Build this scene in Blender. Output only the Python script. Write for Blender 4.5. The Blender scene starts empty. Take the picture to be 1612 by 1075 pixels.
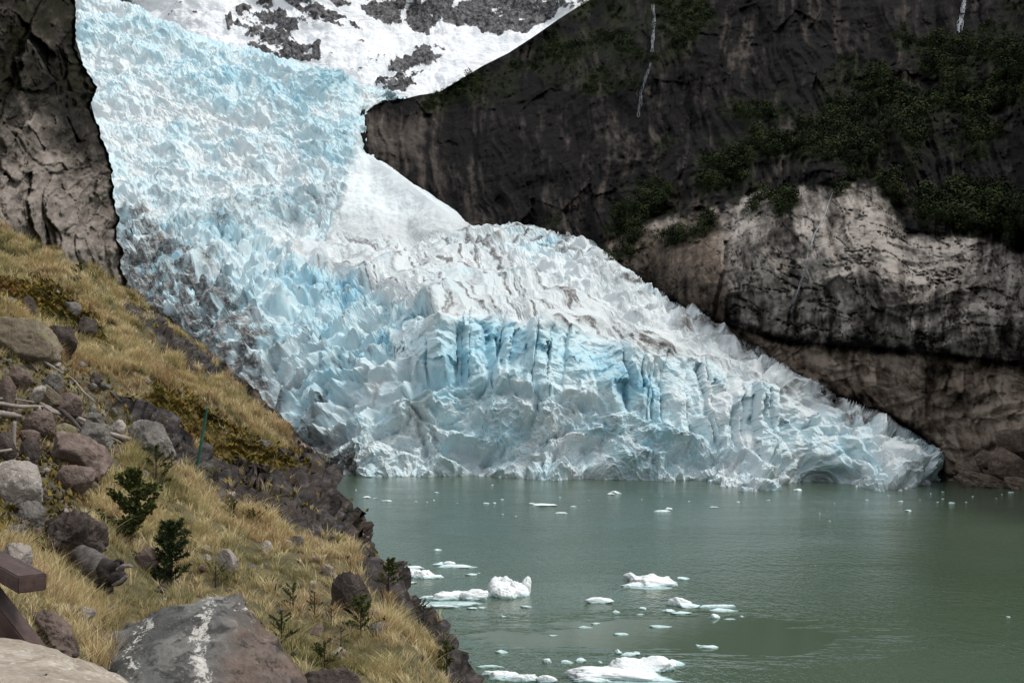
import bpy, bmesh, math, random
import numpy as np
from mathutils import Vector, Matrix

# ------------------------------------------------------------------ camera, sky, sun, exposure
S = bpy.context.scene
COL = S.collection
F = 1548.0                      # focal length in pixels of the 1612 px wide photograph
CX, HY, EYE = 806.0, 640.0, 25.0
cam_d = bpy.data.cameras.new("camera"); cam = bpy.data.objects.new("camera", cam_d); COL.objects.link(cam)
cam.location = (0, 0, EYE); cam.rotation_euler = (math.radians(90), 0, 0)
cam_d.sensor_width = 36; cam_d.lens = 36 * F / 1612; cam_d.shift_y = (HY - 537.5) / 1612
cam_d.clip_start = 0.1; cam_d.clip_end = 9000
S.camera = cam

SUN_EL, SUN_AZ = 58.0, 98.0     # azimuth clockwise from +Y (ahead), so 80 = from the right
w = bpy.data.worlds.new("World"); S.world = w; w.use_nodes = True
wn = w.node_tree; wn.nodes.clear()
out = wn.nodes.new('ShaderNodeOutputWorld'); bg = wn.nodes.new('ShaderNodeBackground')
sky = wn.nodes.new('ShaderNodeTexSky'); sky.sky_type = 'NISHITA'; sky.sun_disc = False
sky.sun_elevation = math.radians(SUN_EL); sky.sun_rotation = math.radians(SUN_AZ)
tcw = wn.nodes.new('ShaderNodeTexCoord'); nzw = wn.nodes.new('ShaderNodeTexNoise')
nzw.inputs['Scale'].default_value = 2.2; nzw.inputs['Detail'].default_value = 5
rw = wn.nodes.new('ShaderNodeValToRGB'); rw.color_ramp.elements[0].position = 0.30; rw.color_ramp.elements[1].position = 0.55
mw = wn.nodes.new('ShaderNodeMixRGB'); mw.inputs[2].default_value = (9.0, 9.3, 9.6, 1)
wn.links.new(tcw.outputs['Generated'], nzw.inputs['Vector']); wn.links.new(nzw.outputs['Fac'], rw.inputs[0])
wn.links.new(rw.outputs['Color'], mw.inputs[0]); wn.links.new(sky.outputs[0], mw.inputs[1])
wn.links.new(mw.outputs[0], bg.inputs[0]); bg.inputs[1].default_value = 0.12
wn.links.new(bg.outputs[0], out.inputs[0])

sd = bpy.data.lights.new("sun", 'SUN'); sun = bpy.data.objects.new("sun", sd); COL.objects.link(sun)
sd.energy = 2.6; sd.angle = math.radians(14.0); sd.color = (1.0, 0.96, 0.89)
_e, _a = math.radians(SUN_EL), math.radians(SUN_AZ)
TOSUN = Vector((math.sin(_a) * math.cos(_e), math.cos(_a) * math.cos(_e), math.sin(_e)))
sun.rotation_euler = TOSUN.to_track_quat('Z', 'Y').to_euler()
sun.location = (300, 0, 500)
S.view_settings.view_transform = 'Standard'; S.view_settings.look = 'None'
S.view_settings.exposure = 0.0; S.view_settings.gamma = 1.0
S.cycles.max_bounces = 8; S.cycles.diffuse_bounces = 4
try: S.cycles.use_denoising = True
except Exception: pass

# ------------------------------------------------------------------ numeric helpers
def W(px, py, d):
    """world point seen at photograph pixel (px, py) at distance d ahead"""
    px = np.asarray(px, float); py = np.asarray(py, float); d = np.asarray(d, float)
    return np.stack(np.broadcast_arrays((px - CX) * d / F, d, EYE - (py - HY) * d / F), -1)

def _hash(ix, iy, iz, seed):
    n = (ix.astype(np.int64) * 374761393 + iy.astype(np.int64) * 668265263 + iz.astype(np.int64) * 1440662683 + seed * 974711) & 0xffffffff
    n = n.astype(np.uint32)
    n ^= n >> np.uint32(15); n *= np.uint32(2246822519); n ^= n >> np.uint32(13); n *= np.uint32(3266489917); n ^= n >> np.uint32(16)
    return n
def _u(n): return n.astype(np.float32) * np.float32(1 / 4294967295.0)
GR = np.array([[1,1,0],[-1,1,0],[1,-1,0],[-1,-1,0],[1,0,1],[-1,0,1],[1,0,-1],[-1,0,-1],[0,1,1],[0,-1,1],[0,1,-1],[0,-1,-1],[1,1,0],[-1,1,0],[0,-1,1],[0,-1,-1]], np.float32)
def gnoise(P, seed=0):
    P = np.asarray(P, np.float64); sh = P.shape[:-1]; P = P.reshape(-1, 3)
    I = np.floor(P).astype(np.int64); f = (P - I).astype(np.float32)
    u = f * f * f * (f * (f * 6 - 15) + 10)
    r = np.zeros(len(P), np.float32)
    for dx in (0, 1):
        wx = u[:, 0] if dx else 1 - u[:, 0]
        for dy in (0, 1):
            wy = u[:, 1] if dy else 1 - u[:, 1]
            for dz in (0, 1):
                wz = u[:, 2] if dz else 1 - u[:, 2]
                g = GR[(_hash(I[:, 0] + dx, I[:, 1] + dy, I[:, 2] + dz, seed) & np.uint32(15)).astype(np.int64)]
                r += wx * wy * wz * (g[:, 0] * (f[:, 0] - dx) + g[:, 1] * (f[:, 1] - dy) + g[:, 2] * (f[:, 2] - dz))
    return r.reshape(sh)
def fbm(P, scale, oct=4, seed=0, gain=0.5, ridged=False):
    P = np.asarray(P, np.float64) * np.asarray(scale); r = 0; a = 1.0
    for o in range(oct):
        n = gnoise(P * 2.03 ** o + 17.3 * o, seed + o)
        r = r + a * ((0.5 - np.abs(n)) * 2 - 0.6 if ridged else n); a *= gain
    return r
def voronoi(P, seed=0, jit=0.9):
    P = np.asarray(P, np.float64); sh = P.shape[:-1]; P = P.reshape(-1, 3); N = len(P)
    I = np.floor(P).astype(np.int64); f = (P - I).astype(np.float32)
    F1 = np.full(N, 9, np.float32); F2 = F1.copy(); ID = np.zeros(N, np.uint32); OFF = np.zeros((N, 3), np.float32)
    for dx in (-1, 0, 1):
        for dy in (-1, 0, 1):
            for dz in (-1, 0, 1):
                h = _hash(I[:, 0] + dx, I[:, 1] + dy, I[:, 2] + dz, seed)
                ox = dx + 0.5 + jit * (_u(h) - 0.5) - f[:, 0]
                oy = dy + 0.5 + jit * (_u(h * np.uint32(747796405) + np.uint32(1)) - 0.5) - f[:, 1]
                oz = dz + 0.5 + jit * (_u(h * np.uint32(2891336453) + np.uint32(7)) - 0.5) - f[:, 2]
                d = np.sqrt(ox * ox + oy * oy + oz * oz)
                m = d < F1
                F2 = np.where(m, F1, np.minimum(F2, d)); F1 = np.where(m, d, F1); ID = np.where(m, h, ID)
                OFF[m, 0] = -ox[m]; OFF[m, 1] = -oy[m]; OFF[m, 2] = -oz[m]
    return F1.reshape(sh), F2.reshape(sh), ID.reshape(sh), OFF.reshape(sh + (3,))
def idr(ID, k):  # k-th random number of a cell
    n = ID * np.uint32((2654435761 + 40503 * 2 * k) & 0xffffffff) + np.uint32((k * 977) & 0xffffffff)
    n ^= n >> np.uint32(15); n *= np.uint32(2246822519); n ^= n >> np.uint32(13)
    return _u(n)
def sstep(a, b, x):
    t = np.clip((x - a) / (b - a), 0, 1); return t * t * (3 - 2 * t)
def sdpoly(px, py, poly):
    """signed distance to a polygon, negative inside"""
    px = np.asarray(px, float); py = np.asarray(py, float); d = np.full(px.shape, 1e18); ins = np.zeros(px.shape, bool)
    n = len(poly)
    for i in range(n):
        x0, y0 = poly[i]; x1, y1 = poly[(i + 1) % n]
        ex, ey = x1 - x0, y1 - y0; wx, wy = px - x0, py - y0
        t = np.clip((wx * ex + wy * ey) / (ex * ex + ey * ey + 1e-9), 0, 1)
        d = np.minimum(d, (wx - t * ex) ** 2 + (wy - t * ey) ** 2)
        c = ((y0 <= py) != (y1 <= py)) & (px < (x1 - x0) * (py - y0) / (y1 - y0 + 1e-12) + x0)
        ins ^= c
    return np.where(ins, -1, 1) * np.sqrt(d)
def pmask(px, py, poly, soft): return 1 - sstep(-soft, soft, sdpoly(px, py, poly))
class RBF:
    def __init__(s, pts, vals, smooth=0.0):
        s.p = np.array(pts, float); v = np.array(vals, float); n = len(v)
        D = np.linalg.norm(s.p[:, None] - s.p[None], axis=-1)
        A = np.zeros((n + 3, n + 3)); A[:n, :n] = s.k(D) + smooth * np.eye(n)
        A[:n, n] = 1; A[:n, n + 1:] = s.p; A[n:, :n] = A[:n, n:].T
        s.c = np.linalg.solve(A, np.concatenate([v, np.zeros(3)])); s.n = n
    def k(s, r): return r * r * np.log(r + 1e-9) * 0.15 + r
    def __call__(s, x, y):
        r = s.c[s.n] + s.c[s.n + 1] * x + s.c[s.n + 2] * y
        for i in range(s.n): r = r + s.c[i] * s.k(np.hypot(x - s.p[i, 0], y - s.p[i, 1]))
        return r
def interp(x, pts):
    p = np.array(sorted(pts), float); return np.interp(x, p[:, 0], p[:, 1])
def grid_normals(P):
    a = np.gradient(P, axis=0); b = np.gradient(P, axis=1)
    n = np.cross(b, -a); n = -n if n[..., 1].mean() > 0 else n
    return n / (np.linalg.norm(n, axis=-1, keepdims=True) + 1e-9)

# ------------------------------------------------------------------ object helpers
def tag(o, label=None, cat=None, group=None, kind=None):
    if label: o['label'] = label
    if cat: o['category'] = cat
    if group: o['group'] = group
    if kind: o['kind'] = kind
    return o
def empty(name, loc=(0, 0, 0)):
    o = bpy.data.objects.new(name, None); o.location = loc; o.empty_display_size = 0.3; COL.objects.link(o); return o
def mesh_np(name, V, faces, mat, parent=None, attrs=None, smooth=False, loc=None):
    """V (n,3); faces: list of (m,k) int arrays"""
    V = np.asarray(V, np.float32).reshape(-1, 3)
    if loc is not None: V = V - np.asarray(loc, np.float32)
    me = bpy.data.meshes.new(name)
    faces = [np.asarray(f, np.int32) for f in (faces if isinstance(faces, list) else [faces]) if len(f)]
    li = np.concatenate([f.ravel() for f in faces]); tot = np.concatenate([np.full(len(f), f.shape[1], np.int32) for f in faces])
    st = np.concatenate([[0], np.cumsum(tot)[:-1]]).astype(np.int32)
    me.vertices.add(len(V)); me.vertices.foreach_set('co', V.ravel())
    me.loops.add(len(li)); me.loops.foreach_set('vertex_index', li)
    me.polygons.add(len(tot)); me.polygons.foreach_set('loop_start', st); me.polygons.foreach_set('loop_total', tot)
    me.polygons.foreach_set('use_smooth', np.full(len(tot), bool(smooth)))
    me.update(calc_edges=True); me.validate()
    for k, v in (attrs or {}).items():
        v = np.asarray(v, np.float32)
        if v.ndim > 1 and v.shape[-1] == 3:
            a = me.attributes.new(k, 'FLOAT_VECTOR', 'POINT'); a.data.foreach_set('vector', v.ravel())
        else:
            a = me.attributes.new(k, 'FLOAT', 'POINT'); a.data.foreach_set('value', v.ravel())
    if mat: me.materials.append(mat)
    o = bpy.data.objects.new(name, me); COL.objects.link(o)
    if loc is not None: o.location = loc
    if parent is not None: o.parent = parent
    return o
def grid_faces(h, w_, mask=None):
    i = np.arange(h * w_).reshape(h, w_)
    q = np.stack([i[:-1, :-1], i[1:, :-1], i[1:, 1:], i[:-1, 1:]], -1)
    return q[mask] if mask is not None else q.reshape(-1, 4)
def submesh(V, q, attrs):
    u, inv = np.unique(q.ravel(), return_inverse=True)
    return V.reshape(-1, 3)[u], inv.reshape(q.shape), {k: (v.reshape(-1, v.shape[-1]) if v.ndim == 3 else v.ravel())[u] for k, v in attrs.items()}
_ico = {}
def ico(n):
    if n not in _ico:
        bm = bmesh.new(); bmesh.ops.create_icosphere(bm, subdivisions=n, radius=1.0)
        _ico[n] = (np.array([v.co[:] for v in bm.verts]), np.array([[v.index for v in f.verts] for f in bm.faces])); bm.free()
    return _ico[n]

# ------------------------------------------------------------------ material helpers
class M:
    def __init__(s, name):
        s.m = bpy.data.materials.new(name); s.m.use_nodes = True; s.t = s.m.node_tree
        s.b = s.t.nodes['Principled BSDF']; s.tc = s.t.nodes.new('ShaderNodeTexCoord'); s.geo = s.t.nodes.new('ShaderNodeNewGeometry')
        s.pos = s.tc.outputs['Object']
    def L(s, a, b): s.t.links.new(a, b)
    def noise(s, scale, detail=6, rough=0.55, vec=None, stretch=None, dist=0.0):
        n = s.t.nodes.new('ShaderNodeTexNoise'); n.inputs['Scale'].default_value = scale; n.inputs['Detail'].default_value = detail
        n.inputs['Roughness'].default_value = rough; n.inputs['Distortion'].default_value = dist
        v = vec or s.pos
        if stretch:
            mp = s.t.nodes.new('ShaderNodeMapping'); mp.inputs['Scale'].default_value = stretch[:3]
            if len(stretch) > 3: mp.inputs['Rotation'].default_value = stretch[3:]
            s.L(v, mp.inputs['Vector']); v = mp.outputs[0]
        s.L(v, n.inputs['Vector']); return n.outputs['Fac']
    def vor(s, scale, feat='F1', stretch=None, rnd=1.0):
        n = s.t.nodes.new('ShaderNodeTexVoronoi'); n.inputs['Scale'].default_value = scale; n.feature = feat
        n.inputs['Randomness'].default_value = rnd
        v = s.pos
        if stretch:
            mp = s.t.nodes.new('ShaderNodeMapping'); mp.inputs['Scale'].default_value = stretch[:3]; s.L(v, mp.inputs['Vector']); v = mp.outputs[0]
        s.L(v, n.inputs['Vector']); return n.outputs['Distance']
    def attr(s, name, vec=False):
        n = s.t.nodes.new('ShaderNodeAttribute'); n.attribute_name = name; return n.outputs['Vector' if vec else 'Fac']
    def ramp(s, fac, stops):
        r = s.t.nodes.new('ShaderNodeValToRGB'); e = r.color_ramp.elements
        while len(e) < len(stops): e.new(0.5)
        for el, (p, c) in zip(e, stops):
            el.position = p; el.color = (c, c, c, 1) if not isinstance(c, tuple) else (*c, 1)
        s.L(fac, r.inputs[0]); return r.outputs[0]
    def mix(s, fac, a, b, mode='MIX'):
        n = s.t.nodes.new('ShaderNodeMixRGB'); n.blend_type = mode
        for k, v in ((0, fac), (1, a), (2, b)):
            if isinstance(v, (int, float)): n.inputs[k].default_value = v if k == 0 else (v, v, v, 1)
            elif isinstance(v, tuple): n.inputs[k].default_value = (*v, 1)
            else: s.L(v, n.inputs[k])
        return n.outputs[0]
    def math(s, op, a, b=0.0, clamp=False):
        n = s.t.nodes.new('ShaderNodeMath'); n.operation = op; n.use_clamp = clamp
        for k, v in ((0, a), (1, b)):
            if isinstance(v, (int, float)): n.inputs[k].default_value = v
            else: s.L(v, n.inputs[k])
        return n.outputs[0]
    def nz(s):
        n = s.t.nodes.new('ShaderNodeSeparateXYZ'); s.L(s.geo.outputs['Normal'], n.inputs[0]); return n.outputs[2]
    def bump(s, h, dist, strength=1.0, prev=None):
        n = s.t.nodes.new('ShaderNodeBump'); n.inputs['Distance'].default_value = dist; n.inputs['Strength'].default_value = strength
        s.L(h, n.inputs['Height'])
        if prev is not None: s.L(prev, n.inputs['Normal'])
        s.L(n.outputs[0], s.b.inputs['Normal']); return n.outputs[0]
    def done(s, col, rough=0.8, spec=0.3):
        if isinstance(col, tuple): s.b.inputs['Base Color'].default_value = (*col, 1)
        else: s.L(col, s.b.inputs['Base Color'])
        if isinstance(rough, (int, float)): s.b.inputs['Roughness'].default_value = rough
        else: s.L(rough, s.b.inputs['Roughness'])
        s.b.inputs['Specular IOR Level'].default_value = spec
        return s.m

def ice_material(name, scale=1.0):
    m = M(name)
    n1 = m.noise(0.25 * scale, 8, 0.65); n2 = m.noise(1.3 * scale, 6, 0.6)
    blue = m.math('ADD', m.attr('blue'), m.math('MULTIPLY', m.math('SUBTRACT', n1, 0.5), 0.9), True)
    c = m.ramp(blue, [(0.0, (0.63, 0.67, 0.68)), (0.35, (0.52, 0.65, 0.69)), (0.7, (0.36, 0.58, 0.67)), (1.0, (0.20, 0.47, 0.63))])
    dirt = m.math('MULTIPLY', m.attr('dirt'), m.ramp(m.noise(0.45 * scale, 5, 0.6, stretch=(1, 1, 1.6)), [(0.30, 0.35), (0.52, 1.0)]), True)
    c = m.mix(dirt, c, m.mix(m.ramp(n1, [(0.4, 0.0), (0.6, 1.0)]), (0.055, 0.05, 0.048), (0.17, 0.16, 0.155)))
    b = m.bump(n2, 0.5 / scale, 0.6); m.bump(m.noise(5 * scale, 4), 0.12 / scale, 0.5, b)
    return m.done(c, 0.55, 0.35)

def rock_material(name, dark, mid, light, scale=1.0, streak=None, lichen=None, moss=None, bump=0.06, banded=None):
    m = M(name); mid = tuple(1.2 * x for x in mid); light = tuple(1.25 * x for x in light)
    n1 = m.noise(3.4 * scale, 10, 0.66, dist=0.6); n2 = m.noise(16 * scale, 8, 0.65); n3 = m.noise(0.9 * scale, 4)
    c = m.ramp(n1, [(0.30, dark), (0.5, mid), (0.70, light)])
    c = m.mix(m.ramp(n2, [(0.35, 0.0), (0.7, 0.55)]), c, tuple(0.55 * x for x in mid))
    c = m.mix(m.ramp(n3, [(0.4, 0.0), (0.65, 0.6)]), c, tuple(x * 0.7 + y * 0.3 for x, y in zip(dark, mid)))
    if lichen:
        l = m.noise(5.5 * scale, 10, 0.74, dist=0.8)
        c = m.mix(m.ramp(l, [(lichen, 0.0), (lichen + 0.05, 0.85)]), c, (0.55, 0.53, 0.48))
    if moss:
        g = m.math('MULTIPLY', m.ramp(m.nz(), [(0.35, 0.0), (0.8, 1.0)]), m.ramp(m.noise(2.5 * scale, 6), [(moss, 0.0), (moss + 0.12, 1.0)]))
        c = m.mix(g, c, (0.12, 0.12, 0.045))
    v = m.vor(2.3 * scale, 'DISTANCE_TO_EDGE', rnd=1.0)
    cr = m.ramp(v, [(0.0, 0.0), (0.03, 1.0)])
    b = m.bump(n1, bump * 2.0, 0.8); b = m.bump(n2, bump * 0.7, 0.7, b); m.bump(cr, bump * 0.4, 0.35, b)
    return m.done(c, 0.85, 0.25)
# ------------------------------------------------------------------ setting: lake
def lake_material():
    m = M('lake_water')
    p = m.geo.outputs['Position']
    n1 = m.noise(0.9, 3, 0.5, vec=p, stretch=(1.0, 0.55, 1.0, 0, 0, 0.35)); n2 = m.noise(0.16, 3, 0.5, vec=p, stretch=(1.0, 0.6, 1.0))
    calm = m.noise(0.03, 3, 0.5, vec=p, stretch=(0.6, 1.4, 1.0))
    n3 = m.noise(2.6, 2, 0.5, vec=p, stretch=(1.0, 0.5, 1.0, 0, 0, 0.5))
    amp = m.ramp(calm, [(0.38, 0.45), (0.6, 1.0)])
    sp = m.t.nodes.new('ShaderNodeSeparateXYZ'); m.L(p, sp.inputs[0])          # a lee among the floes where the ripples die down
    ex = m.math('POWER', m.math('MULTIPLY', m.math('SUBTRACT', sp.outputs[0], 18.0), 1 / 28.0), 2.0); ey = m.math('POWER', m.math('MULTIPLY', m.math('SUBTRACT', sp.outputs[1], 108.0), 1 / 13.0), 2.0)
    e_ = m.math('ADD', m.math('ADD', ex, ey), m.math('MULTIPLY', m.math('SUBTRACT', m.noise(0.12, 4, 0.6, vec=p, stretch=(0.5, 1.3, 1)), 0.5), 2.2))
    amp = m.math('MULTIPLY', amp, m.ramp(e_, [(0.45, 0.06), (1.0, 1.0)]))
    h = m.math('MULTIPLY', m.math('ADD', m.math('MULTIPLY', n1, 1.0), m.math('MULTIPLY', n3, 0.55)), amp)
    b = m.bump(h, 0.24, 1.0); m.bump(m.math('MULTIPLY', n2, amp), 0.25, 0.5, b)
    c = m.mix(m.ramp(m.noise(0.012, 3, 0.5, vec=p), [(0.35, 0.0), (0.65, 1.0)]), (0.048, 0.078, 0.046), (0.062, 0.092, 0.062))
    m.b.inputs['IOR'].default_value = 1.33
    return m.done(c, 0.12, 0.5)
V = []
xs = np.linspace(-1500, 1500, 25); ys = np.linspace(-600, 1400, 25)
gx, gy = np.meshgrid(xs, ys)
lake = mesh_np('lake', np.stack([gx, gy, np.zeros_like(gx)], -1), grid_faces(25, 25), lake_material())
tag(lake, kind='structure')
bed = mesh_np('lake_bed', [[-1600, -700, -12], [1600, -700, -12], [1600, 2600, -12], [-1600, 2600, -12]], np.array([[0, 1, 2, 3]]), rock_material('bed_silt', (0.05, 0.05, 0.04), (0.08, 0.08, 0.07), (0.1, 0.1, 0.09), 0.05))
tag(bed, kind='structure')

# ------------------------------------------------------------------ setting: far snow mountain
def spaced(a, b, step, lo=None, hi=None, coarse=14):
    x = list(np.arange(a, b + step, step))
    if lo is not None: x = list(np.arange(lo, a - 1, coarse)) + x
    if hi is not None: x = x + list(np.arange(x[-1] + coarse, hi, coarse))
    return np.array(x, float)
px, py = np.meshgrid(spaced(180, 960, 1.8, -160, 1300), spaced(-20, 200, 1.8, -330, None))
c = [(200,0,2000),(400,80,1500),(620,140,1280),(720,140,1270),(900,0,1650),(560,60,1600),(640,20,2000),(760,60,1650),(860,30,1750),(640,-200,2600),(420,0,1850),(300,-200,2600),
     (1000,0,1900),(1000,-250,2700),(200,180,1350),(800,200,1180),(0,0,2100),(-150,-200,2700),(1250,100,1900)]
D = RBF([(a / 100, b / 100) for a, b, _ in c], [math.log(d) for *_, d in c])
P = W(px, py, np.exp(D(px / 100, py / 100)))
rockpolys = [[(355,30),(395,0),(425,0),(452,25),(470,50),(482,70),(505,75),(508,100),(480,104),(440,95),(420,90),(395,85),(390,62),(352,55)],
             [(440,0),(500,0),(535,25),(540,40),(520,45),(470,20)],
             [(515,0),(560,0),(552,10),(530,12)],[(565,10),(585,0),(632,0),(628,45),(610,48),(575,25)],
             [(640,0),(720,0),(700,30),(672,60),(650,50),(636,40)],[(700,20),(745,0),(875,0),(878,25),(850,40),(830,52),(790,58),(760,55),(745,40),(700,40)],
             [(590,130),(610,110),(650,85),(700,68),(712,80),(690,100),(660,118),(630,135),(600,140)],[(610,138),(640,128),(660,132),(640,148),(612,148)],
             [(300,18),(312,16),(316,24),(304,26)],[(860,0),(925,0),(905,15),(870,22)],[(730,-200),(900,-200),(880,5),(740,5)],[(500,-200),(700,-200),(700,5),(520,5)]]
rk = np.zeros_like(px)
for k, pl in enumerate(rockpolys): rk = np.maximum(rk, pmask(px, py, pl, 6) * (1.45 if k in (2, 3, 4, 5) else 1.0))
nb = fbm(P, 0.012, 6, 3, 0.6); ridge = fbm(P, (0.02, 0.02, 0.02), 5, 9, 0.55, True)
rk = np.clip(rk * 1.35 + nb * 1.3 - 0.62 + 0.55 * fbm(P @ np.array([[.9, 0, .44], [0, 1, 0], [-.44, 0, .9]]), (0.012, 0.012, 0.05), 5, 22, 0.6, True), 0, 1)
N = grid_normals(P)
P = P + N * (nb * 16 + rk * (4 + 8 * fbm(P, (0.03, 0.03, 0.04), 5, 21, 0.6, True)))[..., None]
def snow_mat():
    m = M('snow_and_rock')
    n = m.noise(0.05, 8, 0.6)
    r = m.math('ADD', m.attr('rock'), m.math('MULTIPLY', m.math('SUBTRACT', m.noise(0.09, 8, 0.65), 0.5), 1.3))
    c = m.mix(m.ramp(r, [(0.42, 0.0), (0.52, 1.0)]), m.mix(n, (0.72, 0.745, 0.78), (0.86, 0.875, 0.89)), m.ramp(m.noise(0.12, 8, 0.7), [(0.40, (0.012, 0.012, 0.014)), (0.62, (0.20, 0.195, 0.20))]))
    m.bump(m.noise(0.035, 9, 0.62, stretch=(1, 1, 1.8, 0, 0.4, 0)), 14, 0.9)
    return m.done(c, 0.8, 0.2)
sm = mesh_np('snow_mountain', P, grid_faces(*px.shape), snow_mat(), attrs={'rock': rk}, smooth=True); tag(sm, kind='structure')

# ------------------------------------------------------------------ setting: right mountainside
RIDGE = [(540,160),(570,166),(620,160),(660,150),(690,146),(720,128),(760,104),(800,84),(840,58),(880,30),(905,14),(930,0),(980,-40),(1060,-110),(1200,-210),(1400,-290),(2200,-330)]
px, py = np.meshgrid(spaced(536, 1625, 1.9, None, 2150), spaced(-30, 790, 1.9, -520, 900))
c = [(560,170,750),(575,232,706),(565,240,698),(600,250,686),(650,290,656),(745,357,598),(880,365,536),(960,410,478),(1110,500,408),(1250,590,376),(1320,626,366),(1400,655,356),(1480,706,344),(1510,762,331),(1560,765,316),(1612,768,303),(1612,860,288),(1100,860,380),
     (900,600,470),(1050,640,430),(1200,680,400),(700,500,580),(560,400,680),(560,740,560),(750,740,500),(900,740,450),(1050,750,410),(1200,760,385),(1350,760,355),(1430,762,350),(1450,850,335),(640,152,830),(690,145,900),(800,80,990),(930,0,1060),(1060,-110,1120),(700,250,715),(850,250,650),(900,100,830),(1000,340,508),(1000,200,625),(1000,50,770),(1100,300,490),(1200,200,545),(1200,50,690),
     (1300,280,430),(1400,200,478),(1400,50,610),(1612,50,530),(1612,200,440),(1612,385,362),(1300,-220,930),(1612,-250,800),(2050,300,340),(2050,-250,700),(2050,780,280),(1100,440,402),(1200,400,381),(1300,400,364),(1400,450,348),(1612,450,326),(1200,500,378),(1350,540,352),(1612,560,322),(1520,640,338),(1612,680,312)]
Dm = RBF([(a / 100, b / 100) for a, b, _ in c], [math.log(d) for *_, d in c], 0.0)
T = interp(px, RIDGE)
over = np.maximum(T - py, 0)
pye = np.where(over > 0, T + over * 0.06, py)
D = np.exp(Dm(px / 100, pye / 100)) + over * 4
P0 = W(px, pye, D)
# slab: rounded pale bulge with an overhanging foot; ledge on top
SLAB = [(950,385),(1010,350),(1100,330),(1190,300),(1270,288),(1395,285),(1405,330),(1440,362),(1520,372),(1612,395),(1900,420),(1900,600),(1612,572),(1480,556),(1350,545),(1250,538),(1180,522),(1110,497),(1040,462),(965,412)]
sd_s = sdpoly(px, py, SLAB) + 7 * fbm(P0, 0.035, 4, 5)
slab = 1 - sstep(-4, 4, sd_s)
LOW = [(1110,502),(1250,545),(1350,552),(1480,563),(1612,580),(1900,610),(1900,800),(1500,800),(1480,700),(1400,655),(1250,590)]
low = pmask(px, py, LOW, 8)
footy = interp(px, [(960,410),(1040,462),(1110,497),(1180,522),(1250,538),(1350,545),(1480,556),(1612,572),(1900,600)])
foot = np.where(px > 1000, np.clip((py - footy) / 55, 0, 1), 0) * sstep(-3, 3, py - footy + 5 * fbm(P0, 0.06, 3, 8))
rec = np.where((py > footy) & (px > 1000), (1 - foot) * 5 * sstep(1040, 1200, px), 0)
D = D + rec - slab * 4 * sstep(0, 40, -sd_s)
QI = np.stack([px * 0.33, 0 * px, pye * 0.33], -1) + 0 * P0   # metres across the face, so that features keep their shape on it
big = fbm(P0, (0.012, 0.012, 0.012), 5, 31, 0.55); rid = fbm(P0, (0.03, 0.03, 0.009), 5, 33, 0.6, True)
fine = fbm(P0, 0.09, 5, 35, 0.6)
F1, F2, ID, OFF = voronoi(P0 * np.array([0.035, 0.035, 0.07]) + 0.6 * big[..., None] + 0.25 * fine[..., None], 7)
blk = (idr(ID, 1) - 0.5) * 2 + 1.2 * (OFF * (np.stack([idr(ID, 2), idr(ID, 3), idr(ID, 4)], -1) - 0.5)).sum(-1) * 2
crack = 1 - sstep(0.0, 0.09, F2 - F1)
# lower slope strata: benches dipping to the right
st = fbm(P0 + np.stack([fine * 4, fine * 0, fine * 4], -1), (0.012, 0.03, 0.16), 4, 41, 0.6, True)
upper = (1 - slab) * (1 - low) * (over <= 0)
qw = fbm(QI, 0.02, 3, 36)[..., None] * np.array([14.0, 0, 14.0])
gul = fbm(QI + qw, (0.024, 1, 0.007), 5, 39, 0.55, True); but = fbm(QI + qw, (0.075, 1, 0.028), 5, 37, 0.6, True); lay = fbm(QI + qw * 0.6 + np.stack([0 * px, 0 * px, px * 0.05], -1), (0.014, 1, 0.075), 5, 38, 0.58, True)
G1, G2, GID, GOFF = voronoi((QI + qw * 0.5) * np.array([0.06, 0, 0.035]) + 0.5, 17)
H1, H2_, HID, HOFF = voronoi((QI + qw * 0.5) * np.array([0.16, 0, 0.11]) + 0.5, 18)
fac = lambda ID, OFF: (idr(ID, 1) - 0.5) + 1.6 * (OFF * (np.stack([idr(ID, 2), 0.5 + 0 * px, idr(ID, 4)], -1) - 0.5)).sum(-1)
bb, bs = fac(GID, GOFF), fac(HID, HOFF)
disp = big * 7 * (0.4 + upper) + upper * (gul * 15 + but * 7 + bb * 7 + bs * 3.0 + lay * 3.0) + slab * (bb * 3.0 + bs * 1.3 + but * 1.2 + lay * 2.6 + big * 5) + low * (lay * 2.2 + bs * 2.6 + bb * 3.0 + but * 1.0) + fine * 0.9
# long vertical crack in the slab
ck = np.abs(px - interp(py, [(395, 1143), (430, 1138), (470, 1128), (510, 1121)]) + 3 * fine)
disp = disp - slab * 5 * (1 - sstep(1.5, 5, ck)) * ((py > 380) & (py < 505))
D = D - disp * (over <= 0)
# an overhanging triangular block on the slab
P = W(px, pye, D)
veg = pmask(px, py, [(880,400),(1000,330),(1080,250),(1190,190),(1300,170),(1400,110),(1500,60),(1612,10),(1900,-50),(1900,180),(1612,170),(1540,200),(1400,240),(1290,265),(1200,290),(1100,325),(1000,360),(950,392)], 62)
veg = np.maximum(veg, pmask(px, py, [(1380,290),(1440,280),(1612,300),(1900,330),(1900,410),(1612,385),(1520,365),(1440,345),(1400,330)], 18))
veg = np.maximum(veg, 0.8 * pmask(px, py, [(690,150),(930,0),(1100,-60),(1100,60),(950,120),(850,110),(760,160)], 40))
veg = np.clip(veg * 0.9 + fbm(QI, (0.035, 1, 0.05), 5, 55, 0.6) * 1.5 * (veg > 0.02), 0, 1)
slabt = 1 - sstep(-16, 12, sd_s + 14 * fbm(QI, (0.09, 1, 0.06), 4, 60, 0.6))
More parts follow.
